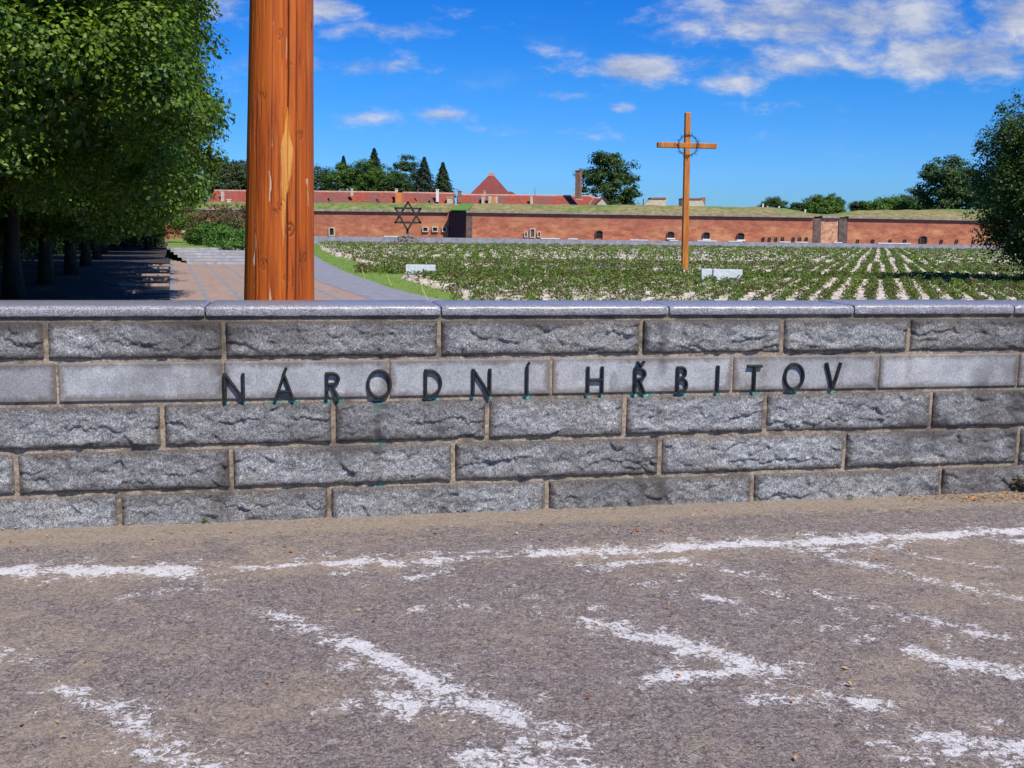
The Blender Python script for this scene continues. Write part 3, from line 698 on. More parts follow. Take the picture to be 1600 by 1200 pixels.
def trunk_mesh(name, h, r, C, crown_z, nb, seed, matl=None):
    rg = random.Random(seed); m = MB()
    pts = [Vector((rg.uniform(-.1, .1) * r * k, rg.uniform(-.1, .1) * r * k, h * k / 5)) for k in range(6)]
    m.tube(pts, [r * (1.35 if k == 0 else 1 - .12 * k) for k in range(6)], 12)
    for i in range(nb):
        c = Vector(C[rg.randrange(len(C))]) + Vector((0, 0, crown_z)); st = pts[rg.choice((2, 3, 4, 5))] 
        st = Vector((st.x, st.y, min(st.z, h * .98)))
        mid = st.lerp(c, .5) + Vector((rg.uniform(-.3, .3), rg.uniform(-.3, .3), rg.uniform(.1, .5))) * r * 2
        m.tube([st, st.lerp(mid, .5) , mid, c], [r * .34, r * .24, r * .13, r * .03], 7)
    return m.mesh(name, matl or M_bark, True)
def tree(kind, loc, label, crown, trunk, cz, group=None, scale=1.0, rz=0.0, cat='tree'):
    t = empty(kind, loc, label, cat, group); t.scale = (scale,) * 3 if not isinstance(scale, tuple) else scale; t.rotation_euler.z = rz
    c = link('crown', crown, t); c.location = (0, 0, cz)
    link('trunk', trunk, t)
    return t

def polygon_contains(poly, x, y):
    c = np.zeros(len(x), bool); n = len(poly)
    for i in range(n):
        x1, y1 = poly[i]; x2, y2 = poly[(i + 1) % n]
        cond = ((y1 > y) != (y2 > y)) & (x < (x2 - x1) * (y - y1) / (y2 - y1 + 1e-12) + x1); c ^= cond
    return c
# direction of the avenue, taken from the paving joints
VPd = ray(267, 360); PU = Vector((VPd.x, VPd.y, 0)).normalized(); PV = Vector((PU.y, -PU.x, 0))
def path_pt(u, v, z=GZ): return Vector((0, 0, z)) + PU * u + PV * v

# near lindens
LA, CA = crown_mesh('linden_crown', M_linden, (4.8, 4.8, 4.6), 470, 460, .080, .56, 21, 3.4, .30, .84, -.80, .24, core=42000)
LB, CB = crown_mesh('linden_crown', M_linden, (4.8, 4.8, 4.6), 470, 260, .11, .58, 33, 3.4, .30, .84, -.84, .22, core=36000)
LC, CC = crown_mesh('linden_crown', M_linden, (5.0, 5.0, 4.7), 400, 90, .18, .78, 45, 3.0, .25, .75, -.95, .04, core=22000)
TA = trunk_mesh('linden_trunk', 5.6, .27, CA, 6.4, 4, 5); TB = trunk_mesh('linden_trunk', 5.6, .25, CB, 6.4, 12, 6); TCm = trunk_mesh('linden_trunk', 5.6, .25, CC, 6.4, 18, 7)
avenue = [
 (19.5, -4.35, LA, TA, 'linden tree filling the upper left corner, nearest of the avenue beside the path', 1.0, .3),
 (27.5, -4.6, LB, TB, 'linden tree second from the camera along the right row of the avenue', 1.05, 1.4),
 (36, -4.6, LB, TB, 'linden tree third from the camera in the right row of the avenue', 1.06, 3.9),
 (45, -4.6, LC, TCm, 'linden tree fourth from the camera in the right row of the avenue', 1.06, 2.0),
 (55, -4.5, LC, TCm, 'linden tree fifth from the camera in the right row of the avenue', 1.06, 5.0),
 (67, -4.7, LC, TCm, 'linden tree sixth from the camera in the right row of the avenue', 1.05, .8),
 (82, -5.0, LC, TCm, 'linden tree next to last in the right row, by the steps', 1.05, 3.1),
 (100, -5.5, LC, TCm, 'farthest linden tree of the right row, beyond the steps', 1.05, 4.4),
 (116, -5.2, LC, TCm, 'linden tree of the right row standing past the steps, hidden by nearer ones', 1.0, 1.9),
 (134, -5.0, LC, TCm, 'last small linden crown showing at the vanishing end of the avenue', 1.0, .2)]
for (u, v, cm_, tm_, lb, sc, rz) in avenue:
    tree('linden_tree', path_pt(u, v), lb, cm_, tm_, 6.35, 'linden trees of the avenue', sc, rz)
back = [(15, -12), (24, -14), (35, -14.5), (46, -14), (58, -14.5), (72, -14), (90, -15), (112, -13), (118, -7), (126, -2.5), (124, -12), (130, -19), (60, -24), (80, -25), (100, -24), (40, -25)]  # rows added behind the avenue so the background there stays dark
for i, (u, v) in enumerate(back):
    tree('linden_tree', path_pt(u, v), 'linden tree added in the second row to keep the ground behind the avenue dark', LC, TCm, 6.2, 'added linden trees of the second row', 1.0, i * 1.3)
# hedges and shrubs added to darken the view below the second row
HM, HC = crown_mesh('shrub_foliage', M_leafd, (3.4, 1.6, 1.7), 110, 60, .26, .6, 71, 2.6, 0, .5, -1, 0)
hv = []; hq = []; rgh = np.random.default_rng(12)
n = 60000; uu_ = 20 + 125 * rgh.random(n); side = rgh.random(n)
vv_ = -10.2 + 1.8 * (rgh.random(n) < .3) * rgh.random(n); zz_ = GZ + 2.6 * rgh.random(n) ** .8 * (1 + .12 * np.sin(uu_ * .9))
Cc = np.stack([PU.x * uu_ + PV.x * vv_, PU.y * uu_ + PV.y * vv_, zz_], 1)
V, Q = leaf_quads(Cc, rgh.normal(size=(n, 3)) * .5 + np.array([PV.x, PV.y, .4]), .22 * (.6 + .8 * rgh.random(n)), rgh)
setp(link('hedge', npmesh('hedge', V, Q, M_leafd, False, {'shade': np.repeat(rgh.random(n) * .6, 4)})), 'long dark hedge added behind the avenue trunks to darken the background', 'hedge')
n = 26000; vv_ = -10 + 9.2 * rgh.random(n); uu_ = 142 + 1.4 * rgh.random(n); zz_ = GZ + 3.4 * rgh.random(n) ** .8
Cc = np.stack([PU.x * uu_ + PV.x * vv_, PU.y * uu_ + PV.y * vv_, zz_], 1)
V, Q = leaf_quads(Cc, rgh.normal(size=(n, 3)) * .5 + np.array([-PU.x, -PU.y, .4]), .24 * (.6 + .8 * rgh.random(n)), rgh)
setp(link('hedge', npmesh('hedge', V, Q, M_leafd, False, {'shade': np.repeat(rgh.random(n) * .6, 4)})), 'dark hedge added across the far end of the avenue to keep it dark', 'hedge')
for i, u in enumerate(range(50, 150, 9)):
    p = path_pt(u, -22 + (i % 3) * .8, GZ + 1.3); 
    o = link('shrub', HM); o.location = p; o.rotation_euler.z = i * 1.1 + 1.2; o.scale = (1.3, 1.3, 1.25)
    setp(o, 'dark shrub added behind the trunks of the linden rows to darken the background', 'shrub', 'shrubs added behind the avenue for darkness')

# big birch at the right edge
BM, BC = crown_mesh('birch_crown', M_birch, (3.9, 3.9, 4.5), 760, 180, .115, .55, 55, 1.85, 1.6, .35, -1, .07, core=12000)
BT = trunk_mesh('birch_trunk', 7.2, .2, BC, 4.5, 30, 9)
pb = at_z(1668, 452, GZ)
tree('birch_tree', pb, 'large drooping birch tree at the right edge in front of the grave field', BM, BT, 4.75, None, 1.05, .5)

# ------------------------------------------------------------------ the log post
D0 = 9.6
pb0 = at_y(436.6, 470, D0); pt0 = at_y(440, 0, D0)
ax = (pt0 - pb0) / (pt0.z - pb0.z)
r_bot = (489 - 384) / 2 / F * (D0 / math.cos(math.atan(363 / F)) ** 1) ; r_top = (487 - 393) / 2 / F * D0
zlo, zhi = GZ - .05, 5.4
na, nz = 420, 420
th = np.linspace(0, 2 * math.pi, na, endpoint=False); zz = np.linspace(zlo, zhi, nz); TH, ZZ = np.meshgrid(th, zz)
toc = Vector((-pb0.x, -pb0.y, 0)).normalized(); rgt = Vector((-toc.y, toc.x, 0))   # rgt = picture right
phi = TH  # 0 faces the camera, positive to the right
kz = (ZZ - pb0.z) / (pt0.z - pb0.z); Rr = r_bot + (r_top - r_bot) * kz
Xp = np.sin(phi) * 52   # horizontal picture offset from the axis, photo pixels
front = np.cos(phi) > 0
Yp = 470 - kz * 470
def seam(xc, wdt, wob, seed): 
    return np.exp(-((Xp - xc - wob * fbm(ZZ * 1.3, 0 * ZZ + seed, 0, 3, seed)) / wdt) ** 2) * front
crack = np.zeros_like(ZZ)
for (xc, wdt, wob, amt) in ((-13.5, .9, 1.2, .8), (11, 1.0, 2.5, 1.0), (24, .9, 1.0, .95), (27, .6, 1.0, .5), (-37, .7, 2, .6), (40, .8, 2, .7), (3, .6, 3, .35)):
    brk = np.clip(1.3 + 1.6 * vnoise(ZZ * 1.6 + xc, 0 * ZZ, 0, int(xc) + 60), 0, 1)
    crack = np.maximum(crack, amt * seam(xc, wdt, wob, int(xc) + 50) * brk)
for k in range(9):   # back of the log too
    tb = math.pi * (.55 + .1 * k); crack = np.maximum(crack, .7 * np.exp(-(((TH - tb)) / .012) ** 2))
for (kx, ky, kr, ka) in ((2, 318, 6, .8), (-9, 330, 4, .7), (14, 356, 7, .9), (13, 108, 4, .6), (-3, 60, 5, .6), (30, 210, 4, .6), (-28, 150, 5, .6), (-24, 410, 5, .7), (34, 400, 5, .7), (10, 432, 4, .6)):
    dk = np.hypot(Xp - kx, (Yp - ky) * .75); crack = np.maximum(crack, ka * front * (np.exp(-((dk - kr) / 1.0) ** 2) * np.clip(.6 + vnoise(Xp * .3, Yp * .3, 0, 6), 0, 1) + .8 * np.exp(-(dk / (kr * .4)) ** 2)))
for kk in range(26):   # short fine drying checks
    rr_ = random.Random(500 + kk); kx, ky, kl = rr_.uniform(-46, 46), rr_.uniform(0, 470), rr_.uniform(15, 70)
    crack = np.maximum(crack, .75 * np.exp(-((Xp - kx - .8 * vnoise(ZZ * 8, 0 * ZZ + kk, 0, 3)) / .55) ** 2) * np.clip(1.4 - np.abs(Yp - ky) / kl * 1.4, 0, 1) * front)
pale = np.zeros_like(ZZ)
hwid = np.clip((Yp - 165) / 70, 0, 1) * 11 * np.clip((400 - Yp) / 110, 0, 1) * (1 + .35 * vnoise(ZZ * 7, 0 * ZZ, 0, 44))
pale = np.maximum(pale, np.clip(1.25 - .35 * np.clip((Yp - 250) / 80, 0, 1) - np.abs(Xp - 9 + 2 * (Yp - 230) / 60 + 1.5 * vnoise(ZZ * 5, 0 * ZZ, 0, 45)) / np.maximum(hwid, .1), 0, 1) * front * (hwid > .3))
scr = np.zeros_like(ZZ)
for (xc, y0, y1, wdt) in ((-36, 335, 480, 2.2), (-16, 265, 315, 2.4), (-13, 180, 230, 1.5), (42, 275, 320, 2), (-12, 340, 365, 2), (-14, 440, 470, 3), (8, 60, 120, .8), (-12, 40, 80, 1)):
    scr = np.maximum(scr, .60 * np.exp(-((Xp - xc - 1.5 * vnoise(ZZ * 6, 0 * ZZ + xc, 0, 3)) / wdt) ** 2) * ((Yp > y0) & (Yp < y1)) * front)
disp = .004 * fbm(np.cos(TH) * 3, np.sin(TH) * 3, ZZ * .6, 4, 8) + .0035 * fbm(np.cos(TH) * 14, np.sin(TH) * 14, ZZ * .5, 3, 18) - .014 * crack - .006 * np.clip(pale, 0, 1)
flat = (Xp > -13) & (Xp < 11) & front
disp = disp - .010 * flat
Rr = Rr + disp
cx = pb0.x + ax.x * (ZZ - pb0.z); cy = pb0.y + ax.y * (ZZ - pb0.z)
org = Vector((pb0.x + ax.x * (GZ - pb0.z), pb0.y + ax.y * (GZ - pb0.z), GZ))
V = np.stack([cx - org.x + Rr * (np.sin(TH) * rgt.x + np.cos(TH) * toc.x), cy - org.y + Rr * (np.sin(TH) * rgt.y + np.cos(TH) * toc.y), ZZ - org.z], -1).reshape(-1, 3)
I = np.arange(na * nz).reshape(nz, na); J = np.roll(I, -1, 1)
Q = [np.stack([I[:-1], J[:-1], J[1:], I[1:]], -1).reshape(-1, 4), I[-1][None, :]]
o = link('log_post', npmesh('log_post', V, Q, M_log, True, {'crack': crack.ravel(), 'pale': pale.ravel(), 'scrape': scr.ravel()})); o.location = org
setp(o, 'thick orange-brown varnished log post with peeling bark patches, standing close behind the granite wall', 'post')

# ------------------------------------------------------------------ paving behind the wall
def sheet(name, pts, z, matl, kind='structure', thick=.0):
    m = MB(); v = [(p.x, p.y, z) for p in pts]; m.add(v, [tuple(range(len(v)))])
    o = m.build(name, matl); 
    me_ = o.data
    if me_.polygons[0].normal.z < 0: me_.flip_normals()
    return setp(o, kind=kind)
sheet('paved_path', [path_pt(8, -9), path_pt(8, 6.0), path_pt(80, 6.0), path_pt(80, -9)], GZ, M_pink)
sheet('shade_painted_bed', [path_pt(8, -10.5), path_pt(8, -.1), path_pt(200, -.1), path_pt(200, -10.5)], GZ + .012, simple('shade_painted_soil', (.025, .022, .026), (.06, .052, .056), 2.5, .95))  # soil sheet with the tree shade painted into its dark colour
m = MB()   # grey joint strips, laid in the paving
for v in (-.02, 1.02, 2.05, 3.1, 4.15, 5.1):
    a, b = path_pt(9, v - .07, GZ + .004), path_pt(9, v + .07, GZ + .004); c, d = path_pt(79.6, v + .07, GZ + .004), path_pt(79.6, v - .07, GZ + .004)
    m.add([a, b, c, d], [(0, 1, 2, 3)])
setp(m.build('paving_joints', M_road), kind='structure')
edge_px = [(700, 470), (680, 466.5), (640, 458), (610, 450), (570, 436), (540, 425), (510, 411), (489, 398), (478, 388), (474, 381)]
ep = [at_z(x, y, GZ) for x, y in edge_px]
edge = [path_pt(8, 7.6)] + [path_pt(14, 7.9)] + ep
road_pts = edge + [path_pt(205, 10), path_pt(205, 4), path_pt(120, 6.0), path_pt(8, 6.0)]
sheet('grey_path', road_pts, GZ + .008, M_road)
# steps and the raised lawn beyond
m = MB()
for k in range(6):
    u0 = 72.05 + 3.2 * k; a, b, c, d = path_pt(u0, .9 - .25 * k), path_pt(u0, 5.6 + .1 * k), path_pt(96, 5.6 + .1 * k), path_pt(96, .9 - .25 * k)
    h = .13 * (k + 1); h0 = .13 * k
    m.hexa([q + Vector((0, 0, h0 - (.1 if k == 0 else 0))) for q in (a, b, c, d)] + [q + Vector((0, 0, h)) for q in (a, b, c, d)])
tread = m.mesh('stone_steps', M_step)
tread.materials.append(M_road)
for pl_ in tread.polygons: pl_.material_index = 1 if abs(pl_.normal.z) > .5 else 0  # lighter risers, darker treads: light contrast painted into the stone
setp(link('stone_steps', tread), 'broad grey stone steps rising at the far end of the paved path', 'steps')
TZ = GZ + .78
m = MB(); a, b, c, d = path_pt(90.7, -.3), path_pt(90.7, 7.5), path_pt(190, 7.5), path_pt(190, -.3)
m.hexa([q + Vector((0, 0, -.1)) for q in (a, b, c, d)] + [q + Vector((0, 0, .79)) for q in (a, b, c, d)]); setp(m.build('raised_lawn', M_grass), kind='structure')
# kerb ledges in the shade left of the path
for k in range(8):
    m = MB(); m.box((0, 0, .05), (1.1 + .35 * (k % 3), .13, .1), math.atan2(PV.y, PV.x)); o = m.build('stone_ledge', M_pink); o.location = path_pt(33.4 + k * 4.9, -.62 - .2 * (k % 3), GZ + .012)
    setp(o, 'low stone ledge across the bed painted dark as tree shade left of the path', 'kerb', 'stone ledges in the tree shade')

# lawn strip and field ground
fld = [at_z(x, y, GZ) for x, y in ((474, 381), (489, 398), (510, 411), (540, 425), (570, 436), (610, 450), (640, 458), (680, 466.5), (700, 470))]
near = [path_pt(14, 7.9), path_pt(8, 7.6), Vector((60, 14, GZ)), Vector((130, 30, GZ)), Vector((190, 199, GZ)), at_z(474, 380.2, GZ)]
sheet('field_ground', [Vector((p.x, p.y, GZ)) for p in fld + near], GZ - .008, M_field)
# bright lawn strip along the path edge
inner_px = [(499, 379.5), (501, 386), (512, 396), (530, 404), (560, 411), (585, 418), (600, 425), (612, 431), (640, 439), (690, 454), (730, 470)]
strip = [Vector((p.x, p.y, GZ)) for p in ep] + [at_z(x, y, GZ) for x, y in inner_px]
sheet('lawn_strip', strip, GZ + .002, M_grass)
sp_ = [(v.x, v.y) for v in strip]; rg_ = np.random.default_rng(44); n = 60000
gx_ = rg_.uniform(min(p[0] for p in sp_), max(p[0] for p in sp_), n); gy_ = rg_.uniform(min(p[1] for p in sp_), max(p[1] for p in sp_), n)
ins_ = polygon_contains(sp_, gx_ + rg_.normal(size=n) * .05, gy_); gx_ = gx_[ins_]; gy_ = gy_[ins_]; n = len(gx_)
V, Q = leaf_quads(np.stack([gx_, gy_, GZ + .01 + .05 * rg_.random(n)], 1), rg_.normal(size=(n, 3)) * .7 + np.array([0, -.4, .6]), .10 * (.5 + .9 * rg_.random(n)), rg_, .3)
setp(link('grass', npmesh('grass', V, Q, leafmat('grass_blade_green', (.07, .14, .015), (.17, .30, .035), (.28, .40, .07), .3, .7), False, {'shade': np.repeat(np.clip(.5 + .4 * vnoise(gx_ * .9, gy_ * .5) + .3 * (rg_.random(n) - .5), 0, 1), 4)})), 'short green grass of the lawn strip between the grey path and the graves', 'grass', kind='stuff')
# road along the far low wall
LWY = 203.0
sheet('far_road', [at_y(300, 380, LWY - 5), at_y(1800, 392, LWY - 5), at_y(1800, 392, LWY + 12), at_y(300, 380, LWY + 12)], GZ + .012, M_road)

# ------------------------------------------------------------------ grave field
def stone_geom(rng, n):
    """n wedge stones around origin, returns (n,8,3)"""
    w_ = .20 + .02 * rng.random(n); d_ = .20 + .03 * rng.random(n); hf = .08 + .04 * rng.random(n); hb = .21 + .08 * rng.random(n)
    P = np.zeros((n, 8, 3))
    for i, (sx, sy) in enumerate(((-1, -1), (1, -1), (1, 1), (-1, 1))):
        P[:, i, 0] = sx * w_; P[:, i, 1] = sy * d_; P[:, i, 2] = -.03
        P[:, i + 4, 0] = sx * w_ * .94; P[:, i + 4, 1] = sy * d_ * .92; P[:, i + 4, 2] = hf if sy < 0 else hb
    return P
HQ = np.array([(3, 2, 1, 0), (4, 5, 6, 7), (0, 1, 5, 4), (1, 2, 6, 5), (2, 3, 7, 6), (3, 0, 4, 7)])
def poly(px): return [tuple(at_z(x, y, GZ))[:2] for x, y in px]
def row_y(x): return 434 + .0135 * (x - 900)     # the cross path between the two blocks, in photo pixels
near_poly = poly([(622, 435), (690, 452), (742, 472), (742, 520), (1900, 520), (1900, 451), (1600, 447), (900, 438), (760, 436)])
far_poly = poly([(499, 381.5), (506, 392), (528, 402), (566, 411), (592, 418), (612, 424), (640, 427), (900, 428), (1600, 436), (1900, 440), (1900, 398), (1500, 393), (1000, 387)])
cdir = ray(1375, 372); cdir = Vector((cdir.x, cdir.y, 0)).normalized()       # direction of the columns of graves
rdir = Vector((math.cos(math.radians(3)), -math.sin(math.radians(3)), 0))     # direction of the rows
def lattice(poly_, dr, dc, n, jit, rng, origin=(20, 45)):
    i, j = np.meshgrid(np.arange(-n, n), np.arange(-n, n)); i = i.ravel(); j = j.ravel()
    x = origin[0] + rdir.x * dr * i + cdir.x * dc * j; y = origin[1] + rdir.y * dr * i + cdir.y * dc * j
    ok = (y > 16) & (np.abs(x) < y * .62)
    x, y, i, j = x[ok], y[ok], i[ok], j[ok]
    ins = polygon_contains(poly_, x, y); x, y = x[ins], y[ins]
    return x + rng.normal(size=len(x)) * jit, y + rng.normal(size=len(y)) * jit
stones = []; bushes = []
for poly_, dr, dc, ylim, n in ((near_poly, .68, .78, None, 160), (far_poly, .78, 1.0, (0, 82), 220), (far_poly, 1.25, 3.6, (82, 300), 220)):
    x, y = lattice(poly_, dr, dc, n, .02, RNG)
    if ylim: k = (y > ylim[0]) & (y <= ylim[1]); x, y = x[k], y[k]
    stones.append(np.stack([x, y], 1))
    x2, y2 = lattice(poly_, dr, dc * (.72 if dr < 1 else .6), int(n * 1.6), .05 if dr < 1 else .16, RNG, (20 + rdir.x * dr * .5, 45 + rdir.y * dr * .5))
    if ylim: k = (y2 > ylim[0]) & (y2 <= ylim[1]); x2, y2 = x2[k], y2[k]
    side = x2 / y2; kb = RNG.random(len(x2)) < (np.where(side > .20, .97, .88) if dr < 1 else .9)
    bushes.append(np.stack([x2[kb], y2[kb]], 1))
    # roses that spread over the stones, more of them left of the middle
    x3, y3 = x + RNG.normal(size=len(x)) * .25, y - .35 + RNG.normal(size=len(x)) * .2
    pr = np.clip(.34 - (x / y) * 1.4, .0, .42) if dr < 1 else .25 + .1 * (x < 20)
    k = RNG.random(len(x)) < pr; bushes.append(np.stack([x3[k], y3[k]], 1))
stones = np.concatenate(stones); bushes = np.concatenate(bushes)
# hedge of roses along the cross path
hx = [];
for x in np.arange(560, 1900, 3.6):
    for q in range(2):
        y = (425 + .038 * (x - 560) if x < 700 else row_y(x) - 1.6 + 0) + RNG.normal() * 1.2
        p = at_z(x + RNG.normal() * 2, y, GZ); hx.append((p.x, p.y))
bushes = np.concatenate([bushes, np.array(hx)])
# keep clear of the memorial slabs and the cross
keep_out = [at_z(657, 429, GZ), at_z(1104, 438, GZ), at_z(1137, 439, GZ), at_z(1070, 429, GZ)]
def clear(P, r0): 
    k = np.ones(len(P), bool)
    for q in keep_out: k &= np.hypot(P[:, 0] - q.x, P[:, 1] - q.y) > r0
    return P[k]
def clear_front(P, q, hw, front):
    d = Vector((q.x, q.y, 0)).normalized(); rel = P - np.array((q.x, q.y)); al = rel @ np.array((d.x, d.y)); la = rel @ np.array((-d.y, d.x))
    return P[~((al < .8) & (al > -front) & (np.abs(la) < hw))]
stones = clear(stones, 1.1); bushes = clear(bushes, .75)
sq_ = at_y(636.4, 382, 186.0); stones = clear_front(stones, sq_, 3.0, 14); bushes = clear_front(bushes, sq_, 2.6, 10)
for q, hw in ((keep_out[0], .95), (keep_out[1], .6), (keep_out[2], 1.1), (keep_out[3], .6)): bushes = clear_front(bushes, q, hw, 5.5); stones = clear_front(stones, q, hw, 6.5)
def visible_order(P, zc):
    """depth order of the points whose projection lies in the frame above the coping"""
    rel = np.stack([P[:, 0], P[:, 1], np.full(len(P), zc) - EYE.z], 1)
    dep = rel @ np.array(Fw); sx = 800 + F * (rel @ np.array(Rt)) / dep; sy = 600 - F * (rel @ np.array(Up)) / dep
    vis = (sx > -5) & (sx < 1605) & (sy < 470)
    return vis, dep
rs = np.random.default_rng(3)
vis, dep = visible_order(stones, GZ + .2)
stones = stones[dep > 30]; vis, dep = visible_order(stones, GZ + .2); stones = stones[vis | (dep > 36)]; vis, dep = visible_order(stones, GZ + .2)
order = np.argsort(np.where(vis, dep, 1e9)); first = order[:300]; rest = order[300:]
ang = math.atan2(cdir.y, cdir.x) - math.pi / 2
variants = []
for k in range(4):
    P = stone_geom(rs, 1)[0]; me = npmesh('gravestone', P, HQ, M_grave); variants.append(me)
for q, i in enumerate(first):
    o = link('gravestone', variants[q % 4]); o.location = (stones[i, 0], stones[i, 1], GZ); o.rotation_euler.z = ang * .4 + rs.normal() * .04
    setp(o, 'small slanted pale granite gravestone in the nearest rows of the grave field', 'gravestone', 'gravestones in the nearest rows')
def instance_all(base, pos, ang_, scl):
    c, s_ = np.cos(ang_)[:, None], np.sin(ang_)[:, None]
    Bx, By, Bz = base[..., 0], base[..., 1], base[..., 2]
    sc = scl[:, None]
    X = (Bx * c - By * s_) * sc + pos[:, 0:1]; Y = (Bx * s_ + By * c) * sc + pos[:, 1:2]; Z = Bz * sc + GZ
    return np.stack([X, Y, Z], -1)
P = stone_geom(rs, len(rest)); far_s = np.where(stones[rest, 1] > 82, 1.35, 1.0)
V = instance_all(P, stones[rest], ang * .4 + rs.normal(size=len(rest)) * .05, far_s).reshape(-1, 3)
Q = (HQ[None] + (np.arange(len(rest)) * 8)[:, None, None]).reshape(-1, 4)
setp(link('gravestones', npmesh('gravestones', V, Q, M_grave)), 'thousands of pale gravestones receding across the field to the far grey wall', 'gravestones', kind='stuff')

def bush_geom(rng, n_leaf, h=.42, r=.17, leaf=.075):
    z = rng.random(n_leaf) ** .8 * h; a = rng.random(n_leaf) * 2 * math.pi; rr = r * np.sqrt(rng.random(n_leaf)) * (.6 + .7 * np.sin(np.clip(z / h, 0, 1) * 2.6))
    C = np.stack([rr * np.cos(a), rr * np.sin(a), z + .02], 1)
    Nn = rng.normal(size=(n_leaf, 3)) + np.array([0, -.2, .8])
    V, Q = leaf_quads(C, Nn, leaf * (.6 + .8 * rng.random(n_leaf)), rng)
    sh = np.repeat(np.clip(.5 + (rng.random(n_leaf) - .5) * .9, 0, 1), 4)
    return V, Q, sh
vis, dep = visible_order(bushes, GZ + .25)
k = (dep > 30) & (vis | (dep > 35)); bushes = bushes[k]; vis, dep = visible_order(bushes, GZ + .25)
order = np.argsort(np.where(vis, dep, 1e9)); first = order[:300]; rest = order[300:]
bvar = []
for k in range(5):
    V, Q, sh = bush_geom(rs, 120, .30 + .08 * rs.random(), .155, .058); bvar.append(npmesh('rose_bush', V, Q, M_rose if k % 3 else M_rosed, False, {'shade': sh}))
for q, i in enumerate(first):
    o = link('rose_bush', bvar[rs.integers(5)]); o.location = (bushes[i, 0], bushes[i, 1], GZ); o.rotation_euler.z = rs.random() * 6.28
    sc = .8 + .45 * rs.random(); o.scale = (sc, sc, sc * (.75 + .5 * rs.random()))
    setp(o, 'small green rose bush growing between the nearest gravestones', 'rose bush', 'rose bushes in the nearest rows')
Vs = []; Qs = []; Sh = []; Mi = []; offv = 0
for k in range(8):
    idx = rest[k::8]
    far = bushes[idx, 1] > 82
    for sel, nl, lf, bh, br in ((idx[~far], 55, .085, .35, .165), (idx[far], 26, .15, .48, .24)):
        if len(sel) == 0: continue
        V, Q, sh = bush_geom(rs, nl, bh, br, lf)
        W_ = instance_all(np.repeat(V[None], len(sel), 0), bushes[sel], rs.random(len(sel)) * 6.28, .75 + .6 * rs.random(len(sel)))
        W_ = W_.reshape(len(sel), -1, 3)
        Vs.append(W_.reshape(-1, 3)); Qs.append((Q[None] + (np.arange(len(sel)) * len(V))[:, None, None]).reshape(-1, 4) + offv); offv += W_.shape[0] * W_.shape[1]
        vs_ = np.repeat((rs.random(len(sel)) - .5) * .5, len(V)); Sh.append(np.clip(np.tile(sh, len(sel)) + vs_, 0, 1)); Mi.append(np.full(len(sel) * len(Q), 1 if k % 4 == 0 else 0))
setp(link('rose_bushes', npmesh('rose_bushes', np.concatenate(Vs), np.concatenate(Qs), None, False, {'shade': np.concatenate(Sh)}, [M_rose, M_rosed], np.concatenate(Mi))), 'rose bushes covering the whole grave field between the stones', 'rose bushes', kind='stuff')

# ------------------------------------------------------------------ memorial slabs
def slab(px0, px1, ytop, ybot, depth, matl, label, group=None):
    a = at_z(px0, ybot, GZ); b = at_z(px1, ybot, GZ); Y = (a.y + b.y) / 2; a = at_y(px0, ybot, Y); b = at_y(px1, ybot, Y)
    h = at_y((px0 + px1) / 2, ytop, Y).z - GZ; t = empty('memorial_slab', ((a.x + b.x) / 2, Y, GZ), label, 'memorial stone', group)
    w_ = b.x - a.x
    m = MB(); m.hexa([(-w_ / 2, 0, .06), (w_ / 2, 0, .06), (w_ / 2, depth, .06), (-w_ / 2, depth, .06), (-w_ / 2, .04, h - .02), (w_ / 2, .04, h - .02), (w_ / 2, depth, h), (-w_ / 2, depth, h)]); o = m.build('stone_block', matl, t)
    bv_ = o.modifiers.new('b', 'BEVEL'); bv_.width = .015; bv_.segments = 2
    m = MB(); m.box((0, depth / 2, .028), (w_ + .12, depth + .14, .06)); m.build('footing', M_slabdark, t)
slab(634, 680, 413.5, 430, .35, M_slabstone, 'pale blue-white memorial stone block standing alone among roses near the lawn strip')
slab(1096, 1112.5, 420, 440, .35, M_slabstone, 'short pale memorial stone block, left of the pair beside the wooden cross')
slab(1114.5, 1160, 421, 440, .35, M_slabstone, 'long pale memorial stone block, right of the pair beside the wooden cross')

# ------------------------------------------------------------------ wooden cross
cb = at_z(1069.5, 427, GZ); CY = cb.y
ct = at_y(1074.5, 176, CY); cc = at_y(1073.5, 227.5, CY)
cr = empty('wooden_cross', cb, 'tall orange-brown timber cross with a thorny wire ring, rising from the grave field', 'cross')
lean = (ct.x - cb.x) / (ct.z - cb.z); Hx = ct.z - cb.z; pw = 9.6 / F * CY; 
RM = Matrix.Rotation(math.radians(9), 3, 'Z')
def tb(m, zc0, zc1, w0, w1, dep):
    P = []
    for z_, w_ in ((zc0, w0), (zc1, w1)):
        for sx, sy in ((-1, -1), (1, -1), (1, 1), (-1, 1)): P.append(RM @ Vector((sx * w_ / 2, sy * dep / 2, 0)) + Vector((lean * z_, 0, z_)))
    m.hexa(P)
m = MB(); tb(m, .04, Hx, pw * 1.0, pw * .86, pw * .8); o = m.build('post', M_cross, cr)
bv_ = o.modifiers.new('b', 'BEVEL'); bv_.width = .03; bv_.segments = 2
zc = cc.z - cb.z; xl = at_y(1026, 226, CY).x - cb.x; xr = at_y(1120.5, 228.5, CY).x - cb.x
m = MB(); m.box(((xl + xr) / 2, -.01, zc), ((xr - xl) / math.cos(math.radians(9)), pw * .86, 8.0 / F * CY), math.radians(9)); o = m.build('crossbeam', M_cross, cr)
bv_ = o.modifiers.new('b', 'BEVEL'); bv_.width = .03; bv_.segments = 2
m = MB(); Rw = 15.5 / F * CY; rg = random.Random(5)
